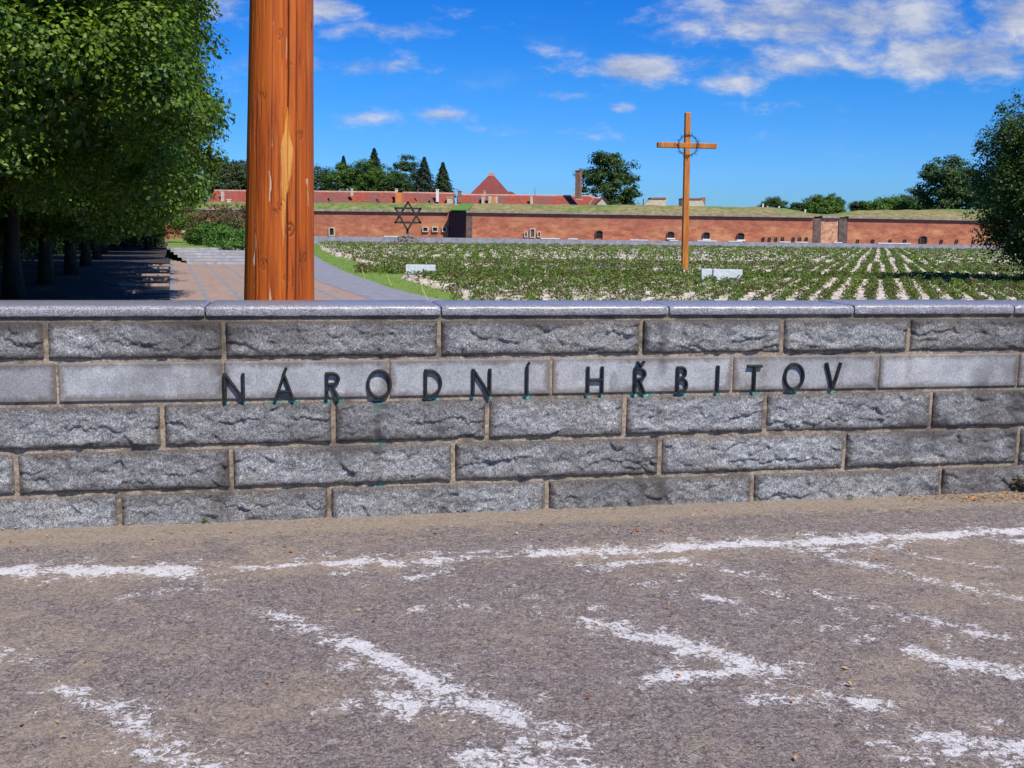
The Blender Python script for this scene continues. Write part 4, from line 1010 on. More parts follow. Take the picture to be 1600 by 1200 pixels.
for ringk in range(2):
    pts = []
    for k in range(49):
        a = 2 * math.pi * k / 48; q = Rw * (1 + .05 * math.sin(7 * a + ringk * 2)); pts.append(RM @ Vector((q * math.cos(a), -pw * .55 + .05 * math.sin(9 * a + ringk * 2.1), q * math.sin(a))) + Vector((lean * zc, 0, zc)))
    m.tube(pts, [.011] * 49, 6, False)
for k in range(34):
    a = 2 * math.pi * k / 34 + rg.uniform(-.05, .05); q = Rw; c0 = RM @ Vector((q * math.cos(a), -pw * .55, q * math.sin(a))) + Vector((lean * zc, 0, zc))
    d = Vector((math.cos(a + rg.uniform(-.9, .9)), rg.uniform(-.6, .2), math.sin(a + rg.uniform(-.9, .9)))).normalized() * rg.uniform(.12, .24)
    m.tube([c0 - d * .6, c0, c0 + d], [.006, .016, .005], 5)
m.build('thorn_ring', M_wire, cr)
m = MB(); m.box((0, 0, .05), (.78, .7, .14), math.radians(9)); m.build('base_slab', M_palecope, cr)

# ------------------------------------------------------------------ star monument on its pile of rocks
SY = 186.0
def st(x, y): return at_y(x, y, SY)
sb_ = st(636.4, 382); sb_.z = GZ
star = empty('star_monument', sb_, 'dark iron six-pointed star on a stem above a rock pile before the red fortress', 'monument')
def bars(name, P, hw):
    m = MB()
    for a, b in zip(P, P[1:]):
        a, b = a - sb_, b - sb_; d = (b - a).normalized(); nrm = Vector((-d.z, 0, d.x)); e = Vector((0, .16, 0))
        a2, b2 = a - d * hw * .8, b + d * hw * .8
        m.hexa([a2 - nrm * hw - e, b2 - nrm * hw - e, b2 - nrm * hw + e, a2 - nrm * hw + e, a2 + nrm * hw - e, b2 + nrm * hw - e, b2 + nrm * hw + e, a2 + nrm * hw + e])
    return m.build(name, M_star, star)
bars('triangle', [st(637.5, 316), st(657, 348), st(617.5, 347.6), st(637.5, 316)], .155)
o = bars('triangle', [st(618, 325.2), st(657.3, 326), st(636.8, 360), st(618, 325.2)], .155); o.location.y = -.2
bars('stem', [st(636.7, 360), st(636.3, 380)], .19)
rg = random.Random(8); m = MB()
import itertools
def rock(m, c, r, rg, fl=.75):
    t_ = (1 + 5 ** .5) / 2; iv = [(-1, t_, 0), (1, t_, 0), (-1, -t_, 0), (1, -t_, 0), (0, -1, t_), (0, 1, t_), (0, -1, -t_), (0, 1, -t_), (t_, 0, -1), (t_, 0, 1), (-t_, 0, -1), (-t_, 0, 1)]
    fi = [(0, 11, 5), (0, 5, 1), (0, 1, 7), (0, 7, 10), (0, 10, 11), (1, 5, 9), (5, 11, 4), (11, 10, 2), (10, 7, 6), (7, 1, 8), (3, 9, 4), (3, 4, 2), (3, 2, 6), (3, 6, 8), (3, 8, 9), (4, 9, 5), (2, 4, 11), (6, 2, 10), (8, 6, 7), (9, 8, 1)]
    s_ = (rg.uniform(.7, 1.3), rg.uniform(.7, 1.3), rg.uniform(.6, 1) * fl); R_ = Matrix.Rotation(rg.uniform(0, 6), 3, Vector((rg.random(), rg.random(), rg.random() + .1)).normalized())
    m.add([Vector(c) + R_ @ Vector((v[0] * s_[0], v[1] * s_[1], v[2] * s_[2])) * r * .53 * rg.uniform(.85, 1.15) for v in iv], fi)
for k in range(260):
    a = rg.uniform(0, 6.28); q = rg.random() ** .6 * 2.35; h = 1.75 * (1 - (q / 2.6) ** 2)
    rock(m, (math.cos(a) * q, math.sin(a) * q * .7, max(.05, h * rg.uniform(.5, 1))), rg.uniform(.22, .42), rg)
o = m.build('rock_pile', M_rock); o.location = sb_ + Vector((0, -.2, 0)); setp(o, 'mound of dark rough rocks around the foot of the iron star', 'rock pile')

# ------------------------------------------------------------------ low grey wall across the far end of the field
lw = empty('low_stone_wall', at_y(1000, 380, LWY), 'long low grey stone wall running between the grave field and the brick fortress', 'wall')
lw.location.z = GZ
def topz(x, y, Y): return at_y(x, y, Y).z
m = MB(); xs_ = [300, 485, 760, 1000, 1300, 1500, 1800]; ty = [366.5, 369, 372, 376, 380, 382.5, 386]
for i in range(len(xs_) - 1):
    a, b = at_y(xs_[i], ty[i], LWY), at_y(xs_[i + 1], ty[i + 1], LWY)
    m.hexa([(a.x, a.y, GZ - .1), (b.x, b.y, GZ - .1), (b.x, b.y + .5, GZ - .1), (a.x, a.y + .5, GZ - .1), (a.x, a.y, a.z), (b.x, b.y, b.z), (b.x, b.y + .5, b.z), (a.x, a.y + .5, a.z)])
under(m.build('wall_body', M_lowwall), lw)
for (x0, x1) in ((600, 640), (845, 875), (888, 903), (985, 1013), (1046, 1060), (1090, 1120), (1138, 1160), (1218, 1235), (1243, 1262), (1303, 1316), (1372, 1423)):
    ya = np.interp(x0, xs_, ty); yb = np.interp(x1, xs_, ty); a, b = at_y(x0, ya, LWY - .06), at_y(x1, yb, LWY - .06)
    m = MB(); m.hexa([(a.x, a.y, a.z + .01), (b.x, b.y, b.z + .01), (b.x, b.y + .6, b.z + .01), (a.x, a.y + .6, a.z + .01), (a.x, a.y, a.z + .2), (b.x, b.y, b.z + .2), (b.x, b.y + .6, b.z + .2), (a.x, a.y + .6, a.z + .2)])
    under(m.build('coping_slab', M_palecope), lw)

# ------------------------------------------------------------------ fortress
fort = empty('fortress_wall', at_y(1000, 376, 215), 'long red brick fortress rampart wall with embrasures behind the grave field', 'fortress')
fort.location.z = GZ
FY = 214.0
def seg(name, p0, p1, matl, thick=2.0, t0=None, t1=None, batter=.4):
    """wall piece between picture columns; p=(x, ytop, Y)"""
    a = at_y(p0[0], p0[1], p0[2]); b = at_y(p1[0], p1[1], p1[2]); d = Vector((b.x - a.x, b.y - a.y, 0)).normalized(); n = Vector((d.y, -d.x, 0))
    lo = GZ - .2; m = MB()
    A0 = Vector((a.x, a.y, lo)) + n * batter; B0 = Vector((b.x, b.y, lo)) + n * batter
    m.hexa([A0, B0, Vector((b.x, b.y, lo)) - n * thick, Vector((a.x, a.y, lo)) - n * thick, a, b, b - n * thick, a - n * thick])
    return under(m.build(name, matl), fort)
seg('brick_face', (250, 327, 222), (702, 332.5, 222), M_brick)
seg('dark_flank', (702.3, 331.5, 221.9), (728, 331.5, FY + .3), M_brickshade, 1.0)
seg('brick_face', (728.4, 332.5, FY), (1271, 340.5, FY), M_brick)
seg('quoin_strip', (1271.2, 341, FY - .12), (1283, 341.2, FY - .12), M_quoin)
seg('rubble_face', (1283.2, 341, FY + .1), (1311, 341.4, FY + .1), M_rubble)
seg('quoin_strip', (1311.2, 341, FY - .12), (1324.5, 341.7, FY - .12), M_quoin)
seg('brick_face', (1324.7, 341.5, FY), (1800, 350.5, FY), M_brick)
seg('quoin_strip', (729, 336, FY - .1), (738, 336.2, FY - .1), M_quoin)
def cornice(p0, p1):
    a = at_y(*p0); b = at_y(*p1); d = Vector((b.x - a.x, b.y - a.y, 0)).normalized(); n = Vector((d.y, -d.x, 0)); m = MB()
    u_ = Vector((0, 0, .42)); m.hexa([a + n * .55, b + n * .55, b - n * 2.1, a - n * 2.1, a + n * .55 + u_, b + n * .55 + u_, b - n * 2.1 + u_, a - n * 2.1 + u_])
    under(m.build('cornice', M_cornice), fort)
cornice((250, 327, 222), (701, 332.2, 222)); cornice((728.6, 332.2, FY), (1271, 340.3, FY)); cornice((1284, 340.6, FY + .1), (1310.6, 341, FY + .1)); cornice((1325, 341.2, FY), (1800, 350.3, FY))
def opening(x, y0, y1, w_px, Y, frame=None, arch=False, sill=False, name='embrasure', door=False):
    c = at_y(x, (y0 + y1) / 2, Y); k = Y / F; w_ = w_px * k; h = (y1 - y0) * k; 
    yf = c.y - .42   # face of the battered wall at this height
    t = bpy.data.objects.new(name, None)
    m = MB(); n = 8; pts = [(-w_ / 2, -h / 2), (w_ / 2, -h / 2)]
    if arch:
        for q in range(n + 1):
            a = math.pi * q / n; pts.append((w_ / 2 * math.cos(a), h / 2 - w_ * .28 + w_ * .28 * math.sin(a)))
    else: pts += [(w_ / 2, h / 2), (-w_ / 2, h / 2)]
    N = len(pts); m.add([(c.x + a, yf + .0, c.z + b) for a, b in pts] + [(c.x + a, yf + .5, c.z + b) for a, b in pts], [tuple(range(N))] + [(q, q + N, (q + 1) % N + N, (q + 1) % N) for q in range(N)])
    o = under(m.build(name, M_door if door else M_dark), fort)
    fm = frame or M_quoin; fw = (1.5 if frame else 1.0) * k
    m = MB(); out = [(a * (1 + 2 * fw / w_), b * (1 + 2 * fw / h)) for a, b in pts]
    if not frame: out[0] = pts[0][0] - fw, pts[0][1]; out[1] = pts[1][0] + fw, pts[1][1]
    vs = []
    for dpt, ring in ((-.22, pts), (-.22, out), (.4, out), (.4, pts)): vs += [(c.x + a, yf + dpt, c.z + b) for a, b in ring]
    fs = []
    for q in range(N):
        q2 = (q + 1) % N
        if not frame and q == 0: continue
        for r_ in range(4): s_ = (r_ + 1) % 4; fs.append((r_ * N + q, r_ * N + q2, s_ * N + q2, s_ * N + q))
    m.add(vs, fs); f = m.build('frame', fm); f.parent = o
    f.location = -fort.location - o.location
    if sill:
        m = MB(); m.box((c.x, yf - .1, c.z - h / 2 - .15), (w_ * 1.35, .8, .26)); s2 = m.build('sill', M_white); s2.parent = o; s2.location = -fort.location - o.location
opening(519, 356.5, 367, 6.5, 222, M_cream, True)
for x, ww_ in ((665, 6.5), (680, 6.5), (694.5, 4.5)): opening(x, 355.8, 361, ww_, 222, M_cream, name='window')
opening(832, 358.5, 370, 5.5, FY, M_cream, name='doorway', door=True)
for x in (821.8, 842.3): opening(x, 363, 369.3, 2.6, FY, M_cream, True, name='window')
opening(936, 361, 371.5, 9.5, FY, None, True)
opening(1047.5, 362.5, 371.5, 9.5, FY, None, True, True)
opening(1103, 363.5, 373, 9, FY, None, True, True)
opening(1156.5, 364.5, 374, 9.5, FY, None, True, True)
for x in (1192, 1202, 1212, 1222.5, 1239, 1249, 1259.5): opening(x, 371.5, 376.5, 1.6, FY, None, name='loophole')
for x in (1339.5, 1363, 1390, 1413, 1470, 1494, 1520): opening(x, 375, 379, 1.7, FY, None, name='loophole')
opening(1441.5, 369.5, 380, 9.5, FY, None, True)
# buttress-like pair of piers beside the right stretch is the quoin strips above; earth embankment on top
prof = [(200, 314), (320, 315), (490, 316.5), (700, 317.5), (740, 317.5), (900, 319.5), (1010, 320.5), (1180, 323.5), (1225, 326), (1255, 331), (1275, 336), (1294, 337.5), (1318, 332), (1345, 328.5), (1500, 327), (1800, 329)]
tops = np.linspace(200, 1800, 260); topy = np.interp(tops, [p[0] for p in prof], [p[1] for p in prof])
Vb = []
ylow = np.interp(tops, [250, 702, 728, 1271, 1311, 1800], [327, 332.5, 332.5, 340.5, 341.4, 350.5])
for i, (x, yt, yl) in enumerate(zip(tops, topy, ylow)):
    Yl = 222 if x < 702 else (FY + 4 if x < 732 else FY)
    lo = at_y(x, yl, Yl + 1.2); lo.z = at_y(x, yl, Yl).z + .30
    hi = at_y(x, yt, 234); r_ = random.Random(i)
    for k in range(9):
        t = k / 8; P = lo.lerp(hi, t); P.z += .35 * math.sin(t * math.pi) + .18 * float(fbm(x * .06, t * 5, 0, 3, 4)) * (0 < t); Vb.append(tuple(P))
    bk = hi + Vector((0, 12, -.6)); Vb.append(tuple(bk)); bk = hi + Vector((0, 15, -6)); Vb.append(tuple(bk))
I = np.arange(len(Vb)).reshape(-1, 11)
setp(link('grass_embankment', npmesh('grass_embankment', np.array(Vb), gridq(I.T), M_dry, True)), kind='structure')
# fresh green patch above the dark flank
m = MB(); a, b, c, d = at_y(703, 330.5, 219.0), at_y(731, 331, 214.2), at_y(739, 320.5, 226), at_y(722, 320.5, 228)
for q in (a, b, c, d): q.z += .35
m.hexa([q - Vector((0, 0, .2)) for q in (a, b, c, d)] + [a, b, c, d]); setp(m.build('green_slope', M_freshgrass), kind='structure')
for (x, y0, y1, lb_) in ((1192, 318, 324, 'tallest white marker post on the rampart, leftmost of four right of the cross'), (1199, 322, 325.5, 'short white marker post on the rampart just right of the tallest one'), (1217, 322, 326, 'white marker post on the rampart, third of four from the cross'), (1258, 327, 330.5, 'white marker post farthest right on the rampart, beside the dip')):
    a = at_y(x, y1 + 1, 236); h = (y1 - y0) * 236 / F; m = MB(); m.box((0, 0, h / 2 - .4), (.28, .28, h + .8)); m.box((0, 0, h + .04), (.36, .36, .1)); o = m.build('marker_post', M_white); o.location = a
    setp(o, lb_, 'post', 'white posts on the rampart')

# ------------------------------------------------------------------ buildings behind the rampart
RY = 255.0
lb = empty('long_building', at_y(640, 330, RY), 'long low building with patchy red tiled roof and many small chimneys behind the rampart', 'building'); lb.location.z = 0
def rp(x, y, Y=RY): return at_y(x, y, Y)
def roofseg(x0, y0, x1, y1, matl, hipL=0, hipR=0):
    a, b = rp(x0 + hipL, y0, RY + 5), rp(x1 - hipR, y1, RY + 5); c = rp(x0, y0 + 26, RY); d = rp(x1, y1 + 26, RY)
    e, f = c + Vector((0, 10, 0)), d + Vector((0, 10, 0))
    m = MB(); m.add([c, d, b, a, f, e], [(0, 1, 2, 3), (2, 4, 5, 3), (0, 3, 5), (1, 4, 2)]); under(m.build('roof', matl), lb)
    m = MB(); m.tube([a + Vector((0, 0, .02)), b + Vector((0, 0, .02))], [.22, .22], 6); under(m.build('ridge', M_ridge), lb)
    m = MB(); m.hexa([Vector((q.x, q.y, 2)) for q in (c + Vector((.2, .4, 0)), d + Vector((-.2, .4, 0)), f + Vector((-.2, -.4, 0)), e + Vector((.2, -.4, 0)))] + [q + Vector((0, 0, .0)) for q in (c + Vector((.2, .4, 0)), d + Vector((-.2, .4, 0)), f + Vector((-.2, -.4, 0)), e + Vector((.2, -.4, 0)))]); under(m.build('building_wall', M_cream), lb)
roofseg(318, 298, 619, 300.8, M_roof, 17, 0)
roofseg(629, 301.2, 709, 302.8, M_roof)
roofseg(714, 304.5, 926, 306.8, M_roof)
roofseg(926.3, 309.5, 941, 309.8, M_roof2)
m = MB(); m.box(rp(624, 312, RY + 2.2) , (1.45, 4, 3.2)); under(m.build('gable_wall', M_orange), lb)
def chim(x, y0, y1, w_, matl, Y=RY + 2.0, cap=True):
    a = rp(x, y1, Y); h = (y1 - y0) * Y / F; w2 = w_ * Y / F; m = MB(); m.box(a + Vector((0, 0, h / 2 - .4)), (w2, w2 * .9, h + .8))
    if cap: m.box(a + Vector((0, 0, h + .06)), (w2 * 1.25, w2 * 1.15, .16))
    under(m.build('chimney', matl), lb)
for args in ((348, 298.5, 311, 4.5, M_cream), (358, 312.5, 315, 5.5, M_white), (517, 303, 316, 3.5, M_chim), (550, 295.5, 301, 3.6, M_cream), (619.5, 296, 305, 4, M_cream), (653, 297.5, 303, 1.4, M_chim), (683.5, 297, 310, 4.2, M_white), (703, 309, 318, 8.5, M_cream), (718, 299.5, 311, 5.5, M_chim), (757, 298.5, 307, 3.2, M_ridge), (754.5, 307, 318, 4, M_cream), (765.5, 305, 318, 5, M_cream), (771, 306, 318, 5, M_orange), (775.8, 307.5, 318, 3.4, M_cream), (830.5, 306, 317, 4, M_cream), (674, 309, 318, 4, M_chim), (592, 305, 309, 3, M_chim)):
    chim(*args)
m = MB(); a = rp(835.7, 306, RY + 4); m.tube([a, a + Vector((0, 0, 1.8))], [.06, .05], 5); under(m.build('antenna', M_wire), lb)
# curved white coping at the right gable
m = MB(); pts = [rp(912, 306.5, RY), rp(920, 307, RY), rp(925, 309, RY), rp(926.5, 312, RY), rp(923, 315.5, RY), rp(921, 319, RY)]; m.tube(pts, [.17] * 6, 6); under(m.build('gable_coping', M_ridge), lb)
gb = empty('gabled_hut', rp(942, 318, 250), 'small cream gable end at the right end of the long red roof', 'building')
a, b, c = rp(933, 318.5, 250), rp(950, 318.5, 250), rp(942, 309, 250)
lo = Vector((0, 0, -3)); bk = Vector((0, 5, 0)); m = MB(); m.add([a + lo, b + lo, b, c, a, a + lo + bk, b + lo + bk, b + bk, c + bk, a + bk], [(0, 1, 2, 3, 4), (9, 8, 7, 6, 5), (1, 6, 7, 2), (0, 4, 9, 5)]); under(m.build('gable_wall', M_cream), gb)
m = MB(); e = Vector((0, -.3, .1)); u_ = Vector((0, 0, .22)); 
for s0_, s1_ in ((a + Vector((-.3, 0, -.25)), c), (c, b + Vector((.3, 0, -.25)))): m.hexa([s0_ + e, s1_ + e, s1_ + e + bk, s0_ + e + bk, s0_ + e + u_, s1_ + e + u_, s1_ + e + u_ + bk, s0_ + e + u_ + bk])
under(m.build('roof', M_roof2), gb)
# pyramid roofed house
ph = empty('pyramid_roof_house', rp(767, 318, 275), 'house with a steep dark red pyramid roof and small flat top above the long roof', 'building')
PY = 275; a, b, c, d = rp(730, 309, PY), rp(802, 309, PY), rp(796, 309, PY + 11), rp(738, 309, PY + 11); a.z = b.z = c.z = d.z = rp(765, 308, PY).z
t1, t2 = rp(763.5, 274, PY + 5), rp(771.5, 274, PY + 5); m = MB()
m.add([a, b, c, d, t1, t2, t2 + Vector((0, .8, 0)), t1 + Vector((0, .8, 0))], [(0, 1, 5, 4), (1, 2, 6, 5), (2, 3, 7, 6), (3, 0, 4, 7), (4, 5, 6, 7)]); under(m.build('roof', M_roof2), ph)
m = MB(); m.box((t1 + t2) / 2 + Vector((0, .4, .25)), (1.5, 1.1, .7)); under(m.build('roof_cap', M_ridge), ph)
m = MB(); m.hexa([Vector((q.x * .995, q.y + .2, 3)) for q in (a, b, c, d)] + [Vector((q.x * .995, q.y + .2, a.z)) for q in (a, b, c, d)]); under(m.build('house_wall', M_cream), ph)
m = MB(); e0, e1, e2 = rp(790, 307, PY - 1), rp(810, 307, PY - 1), rp(793, 299, PY + 2); e3 = rp(800, 299.5, PY + 2); m.add([e0, e1, e3, e2, e1 + Vector((0, 6, 0)), e0 + Vector((0, 6, 0))], [(0, 1, 2, 3), (1, 4, 2), (2, 4, 5, 3), (0, 3, 5)]); under(m.build('side_roof', M_roof2), ph)
# tall chimney stack
tcq = empty('chimney_stack', rp(903.5, 312, 256), 'tall square brown brick chimney stack in front of the round tree', 'chimney')
m = MB(); h = (312 - 269) * 256 / F; m.box(rp(903.5, 312, 256) + Vector((0, 0, h / 2)), (1.15, 1.15, h), math.radians(-28)); under(m.build('shaft', M_chim), tcq)
m = MB(); m.box(rp(903.5, 312, 256) + Vector((0, 0, h + .1)), (1.32, 1.32, .25), math.radians(-28)); under(m.build('cap', M_chim), tcq)
m = MB(); m.box(rp(905, 311.5, 255), (1.7, .5, .3)); under(m.build('flashing', M_ridge), tcq)
# two pale blockhouses on the rampart
def hut(pl, label, chimney_x=None):
    t = empty('blockhouse', at_y(pl[0][0], 322, 240), label, 'building', 'pale blockhouses on the rampart')
    P = [at_y(x, y, 240) for x, y in pl]; n = len(P); m = MB(); m.add(P + [q + Vector((0, 5, 0)) for q in P], [tuple(range(n)), tuple(reversed(range(n, 2 * n)))] + [(q, q + n, (q + 1) % n + n, (q + 1) % n) for q in range(n)])
    under(m.build('hut_wall', M_cream), t)
    a, b = [at_y(x, y, 239.8) for x, y in (pl[2], pl[3])]; m = MB(); u_ = Vector((0, 0, .28)); bk = Vector((0, 5.4, 0))
    if a.x > b.x: a, b = b, a
    m.hexa([a, b, b + bk, a + bk, a + u_, b + u_, b + u_ + bk, a + u_ + bk]); under(m.build('roof', M_chim), t)
    if chimney_x:
        q = at_y(chimney_x, 318, 241); m = MB(); m.box(q, (.85, .85, 2.6)); under(m.build('chimney', M_chim), t)
hut([(1003, 323), (1041, 323), (1041, 310.5), (1017, 310.5)], 'pale blockhouse with a sloping left side, left of the wooden cross')
hut([(1066, 323), (1102, 323), (1097, 311.5), (1066, 311.5)], 'pale blockhouse with a small chimney, right of the wooden cross', 1098.5)
m = MB(); a = at_y(1005, 322, 241); m.tube([a, a + Vector((0, 0, 1.5))], [.09, .09], 6); m.box(a + Vector((0, 0, 1.5)), (.22, .22, .12)); o = m.build('short_post', M_wire); setp(o, 'thin dark post on the rampart just left of the left blockhouse', 'post')

# ------------------------------------------------------------------ far trees
def ftree(x, ytop, ybase, wpx, Y, kind, label, seed, dens=1.0):
    """deciduous tree behind the rampart, placed by its picture column and size"""
    b = at_y(x, ybase, Y); top = at_y(x, ytop, Y).z; base = 0.0; k = Y / F; rx = wpx * k / 2 * 1.22; Ht = top - base; rz = min(Ht * .46, (ybase - ytop) * k * .75)
    nm, matl = kind
    cm_, C = crown_mesh(nm + '_crown', matl, (rx, rx * .8, rz), int(130 * dens), 110, max(.30, rx * .075), max(.8, rx * .24), seed, 2.1, .1, .35, -1, .04)
    tm_ = trunk_mesh(nm + '_trunk', Ht - rz, max(.2, rx * .06), C, Ht - rz, 10, seed)
    return tree(nm, (b.x, b.y, base), label, cm_, tm_, Ht - rz)
def conifer(x, ytop, ybase, wpx, Y, matl, label, seed, rag=.25):
    b = at_y(x, ybase, Y); top = at_y(x, ytop, Y).z; k = Y / F; R = wpx * k / 2; z0 = at_y(x, ybase, Y).z; rng = np.random.default_rng(seed)
    t = empty('conifer_tree', (b.x, b.y, 0), label, 'tree')
    H = top - z0; Cc = []; Nn = []; tiers = 13
    n = 9000; tt = rng.random(n) ** 1.25; ti = np.floor(tt * tiers); fr = tt * tiers - ti
    rr = R * (1 - (ti + fr * .4) / tiers * .96) * (1 - .38 * fr); a = rng.random(n) * 2 * math.pi
    lobes = 1 + rag * np.sin(a * 5 + ti * 2.3) + rag * .8 * vnoise(a * 2, ti, 0, seed)
    q = np.sqrt(rng.random(n)) * rr * lobes
    C = np.stack([q * np.cos(a), q * np.sin(a), z0 + H * (tt) - .12 * q], 1)
    N_ = np.stack([np.cos(a) * .5, np.sin(a) * .5, np.full(n, .7)], 1) + rng.normal(size=(n, 3)) * .4
    V, Q = leaf_quads(C, N_, .55 * (.5 + .8 * rng.random(n)), rng, .45)
    link('crown', npmesh('conifer_crown', V, Q, matl, False, {'shade': np.repeat(rng.random(n), 4)}), t)
    m = MB(); m.tube([(0, 0, 0), (0, 0, z0), (0, 0, top - .3)], [.4, .3, .04], 8); m.build('trunk', M_bark, t)
LM = ('leafy_tree', M_leafm); LD = ('dark_leafy_tree', M_leafd); LO = ('olive_tree', M_leafo)
G1 = [
 (352, 242, 300, 62, 285, LO, 'olive green round tree between the linden avenue and the log post'),
 (383, 246, 300, 46, 290, LD, 'dark tree behind the log post, left of its edge'),
 (500, 256, 305, 52, 285, LD, 'dark leafy tree just right of the log post above the red roof'),
 (540, 251, 305, 56, 278, LM, 'mid green leafy tree, second right of the log post'),
 (575, 247, 306, 52, 276, LM, 'fuller mid green tree in the middle of the clump left of the red pyramid roof'),
 (600, 258, 306, 50, 272, LM, 'lower bright green tree in front of the dark conifers'),
 (634, 236, 306, 50, 283, LD, 'tall dark round-topped tree rising in the clump above the iron star'),
 (622, 270, 306, 40, 270, LD, 'low dark tree at the roof line above the iron star'),
 (950, 230, 316, 78, 290, LD, 'solitary round dark green tree right of the tall brown chimney stack'),
 (1208, 308, 330, 38, 300, LD, 'small dark rounded tree just beyond the rampart, right of the cross'),
 (1283, 306, 334, 56, 300, LM, 'low wide tree in the dip of the rampart'),
 (1300, 303, 334, 26, 305, LD, 'narrow darker tree rising behind the low wide tree in the dip'),
 (1247, 318, 332, 26, 300, LD, 'tiny dark tree between two larger ones beyond the rampart dip'),
 (1345, 314, 332, 30, 310, LO, 'thin greyish shrub-like tree at the left of the right rampart'),
 (1395, 310, 332, 70, 305, LM, 'low green spreading tree behind the right rampart'),
 (1428, 294, 332, 42, 320, LO, 'pale olive tree left of the tall tree behind the right rampart'),
 (1482, 240, 334, 84, 290, LD, 'tall dark tree behind the right rampart, beside the birch'),
 (1528, 262, 334, 50, 300, LM, 'mid green tree half hidden behind the birch'),
]
for i, g in enumerate(G1): ftree(*g, seed=200 + i * 7, dens=1.35 if g[3] > 60 else 1.0)
conifer(585, 232, 290, 48, 292, M_conifer, 'dark spire conifer, tallest point left of the round-topped dark tree', 301)
conifer(537, 244, 290, 30, 292, M_conifer, 'slim conifer tip showing above the mid green trees', 302)
conifer(663, 246, 304, 50, 270, M_conifer, 'dark blue-green spruce next to the last conifer of the clump', 303)
conifer(692, 254, 306, 46, 272, M_spruce, 'pointed green spruce at the right end of the clump', 304)

# juniper clump beside the steps and a dry shrub behind
JM, JC = crown_mesh('juniper_foliage', M_juniper, (1.9, 1.9, 1.15), 110, 70, .14, .42, 81, 2.3, 0, .55, -1, 0)
for i, (x, y, Y, sc, lb_) in enumerate(((318, 364, 106, 1.0, 'leftmost bright juniper mound at the head of the steps'), (336, 371, 98, 1.1, 'bright green juniper mound in the middle of the clump beside the steps'), (366, 382, 90, 1.2, 'juniper mound nearest the log post beside the steps'), (396, 388, 86, 1.25, 'juniper mound mostly hidden behind the log post'), (354, 364, 104, 1.2, 'juniper mound behind the others beside the steps'))):
    b = at_y(x, y, Y); o = link('juniper_bush', JM); o.location = (b.x, b.y, b.z); o.scale = (sc, sc, sc); o.rotation_euler.z = i * 1.7
    setp(o, lb_, 'bush', 'juniper bushes beside the steps')
DM, DC = crown_mesh('dry_shrub', M_dryshrub, (2.6, 2.0, 1.9), 90, 60, .16, .5, 83, 2.0, 0, .4, -1, .1)
for i, (x, y, Y, lb_) in enumerate(((340, 350, 104, 'brownish dry shrub behind the juniper mounds'), (372, 352, 100, 'brownish dry shrub touching the left edge of the log post'))):
    b = at_y(x, y, Y); o = link('dry_shrub', DM); o.location = (b.x, b.y, b.z); o.rotation_euler.z = i * 2; setp(o, lb_, 'shrub')
# small white board at the far end of the avenue
b = at_y(287, 371, 118); t = empty('notice_board', b, 'small white board on a post under the last lindens', 'sign')
m = MB(); m.box((0, 0, .62), (.42, .04, .26)); m.build('board', M_white, t); m = MB(); m.tube([(0, .04, -.4), (0, .04, .6)], [.03, .03], 6); m.build('post', M_wire, t)

# thin stakes in the lawn strip
for (x0, y0, x1, y1, lb_) in ((570, 434, 565, 418, 'thin leaning pale yellow stake, farthest of the three on the lawn strip'), (612.5, 448, 604.5, 430.5, 'thin leaning pale yellow stake, middle of the three on the lawn strip'), (668.5, 471, 659, 449, 'thin leaning pale yellow stake, nearest of the three on the lawn strip')):
    a = at_z(x0, y0, GZ); b = at_y(x1, y1, a.y); m = MB(); d = b - a; m.tube([(0, 0, 0), d * .5, d], [.016, .014, .012], 6); m.tube([d * .97, d * 1.02], [.02, .02], 6); o = m.build('garden_stake', M_wood); o.location = a; setp(o, lb_, 'stake')

# ------------------------------------------------------------------ weeds, fallen leaves, a blade of grass
def weed(x, y, h, n, label, matl, seed):
    b = at_z(x, y, 0); rng = np.random.default_rng(seed); b = b + wn * .012
    a = rng.random(n) * 2 * math.pi; q = rng.random(n) * h * .75; z = rng.random(n) * h * .8 + .004
    C = np.stack([q * np.cos(a), q * np.sin(a), z], 1); V, Q = leaf_quads(C, rng.normal(size=(n, 3)) + np.array([0, -.3, .5]), h * (.3 + .4 * rng.random(n)), rng, .4)
    o = link('weed', npmesh('weed', V, Q, matl, False, {'shade': np.repeat(rng.random(n), 4)})); o.location = b; setp(o, label, 'weed')
weed(321, 817, .035, 26, 'small green weed at the wall foot, left part below the first letters', M_leafm, 1)
weed(960, 796, .022, 14, 'tiny weed tuft at the wall foot below the word gap', M_leafm, 2)
weed(1327, 780, .032, 30, 'bright green weed at the wall foot below the last letters', M_juniper, 3)
weed(1594, 768, .11, 70, 'dry brown weed against the wall at the right edge', M_dryshrub, 4)
rng = np.random.default_rng(77); pts = []
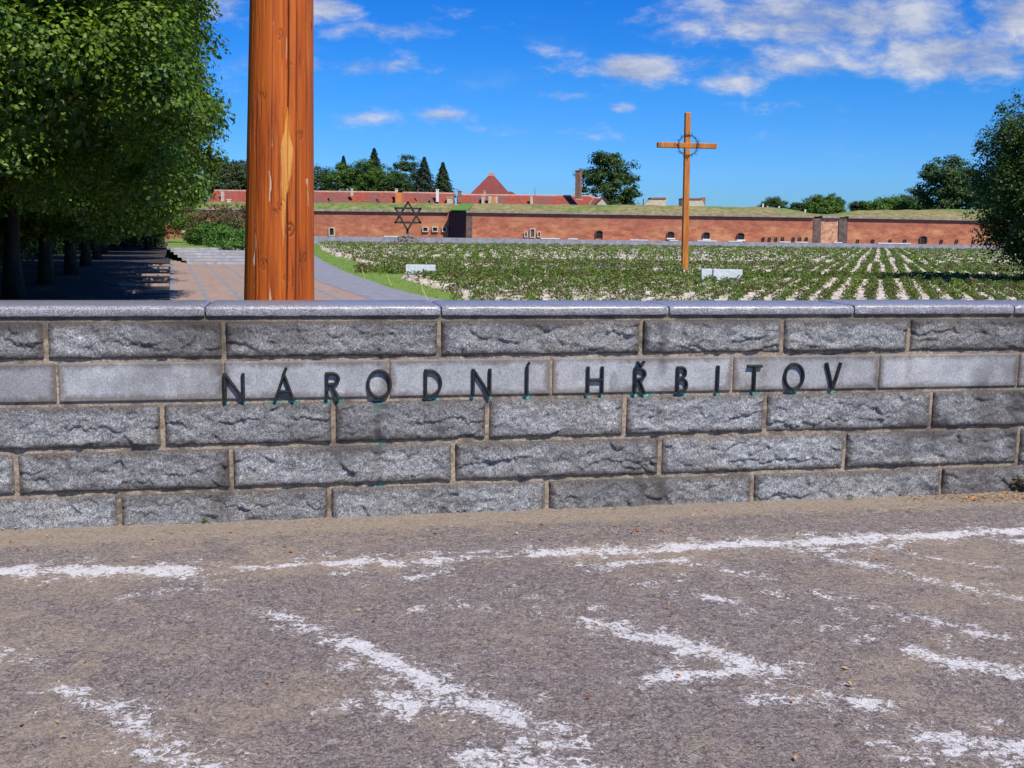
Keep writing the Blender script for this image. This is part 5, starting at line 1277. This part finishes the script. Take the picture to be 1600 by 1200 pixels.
clusters = [(1035, 822, 30, 8, 12), (985, 829, 18, 6, 5), (1540, 777, 50, 4, 110), (1585, 774, 20, 5, 50), (1490, 781, 40, 4, 25), (690, 832, 10, 4, 1), (830, 828, 20, 8, 5), (1105, 815, 15, 10, 4), (1410, 795, 20, 5, 10), (60, 1152, 35, 12, 4), (265, 1085, 5, 5, 2), (430, 1063, 8, 4, 2), (125, 1040, 6, 4, 1), (1200, 1090, 500, 130, 14), (500, 950, 500, 110, 22), (900, 835, 700, 16, 55), (1385, 868, 40, 8, 5)]
for (cx_, cy_, sx_, sy_, n) in clusters:
    for k in range(n):
        x, y = cx_ + rng.normal() * sx_, cy_ + rng.normal() * sy_
        if y < 700: continue
        p = at_z(x, y, .004); s_, _ = (p - A).dot(wd), 0
        if (p - A).dot(wn) < .015: p = p + wn * (.02 - (p - A).dot(wn) + rng.random() * .04)
        pts.append((p.x, p.y, .009 + rng.random() * .006))
pts = np.array(pts); n = len(pts); V, Q = leaf_quads(pts, rng.normal(size=(n, 3)) * .3 + np.array([0, 0, 1]), .013 + .019 * rng.random(n), rng, .6)
setp(link('fallen_leaves', npmesh('fallen_leaves', V, Q, M_fall, False, {'shade': np.repeat(rng.random(n), 4)})), 'scattered dry orange and tan leaves on the asphalt along the wall foot', 'leaf litter', kind='stuff')
a = at_z(1068, 1183, .006); b = at_z(1112, 1158, .006); m = MB(); pa = []
for k in range(11):
    t = k / 10; q = a.lerp(b, t); q = q + Vector((.02 * math.sin(t * 3), 0, .015 * math.sin(t * math.pi))); pa.append(q)
for k in range(10):
    w0, w1 = .004 * (1 - k / 10.5), .004 * (1 - (k + 1) / 10.5); s_ = Vector((.5, .8, 0)); p, q = pa[k], pa[k + 1]
    m.add([p - s_ * w0, q - s_ * w1, q + s_ * w1 + Vector((0, 0, .001)), p + s_ * w0 + Vector((0, 0, .001))], [(0, 1, 2, 3)])
o = m.build('grass_blade', simple('fresh_blade', (.16, .30, .06), (.30, .45, .12), 20, .6)); setp(o, 'single long green blade of grass lying on the asphalt near the bottom', 'grass blade')
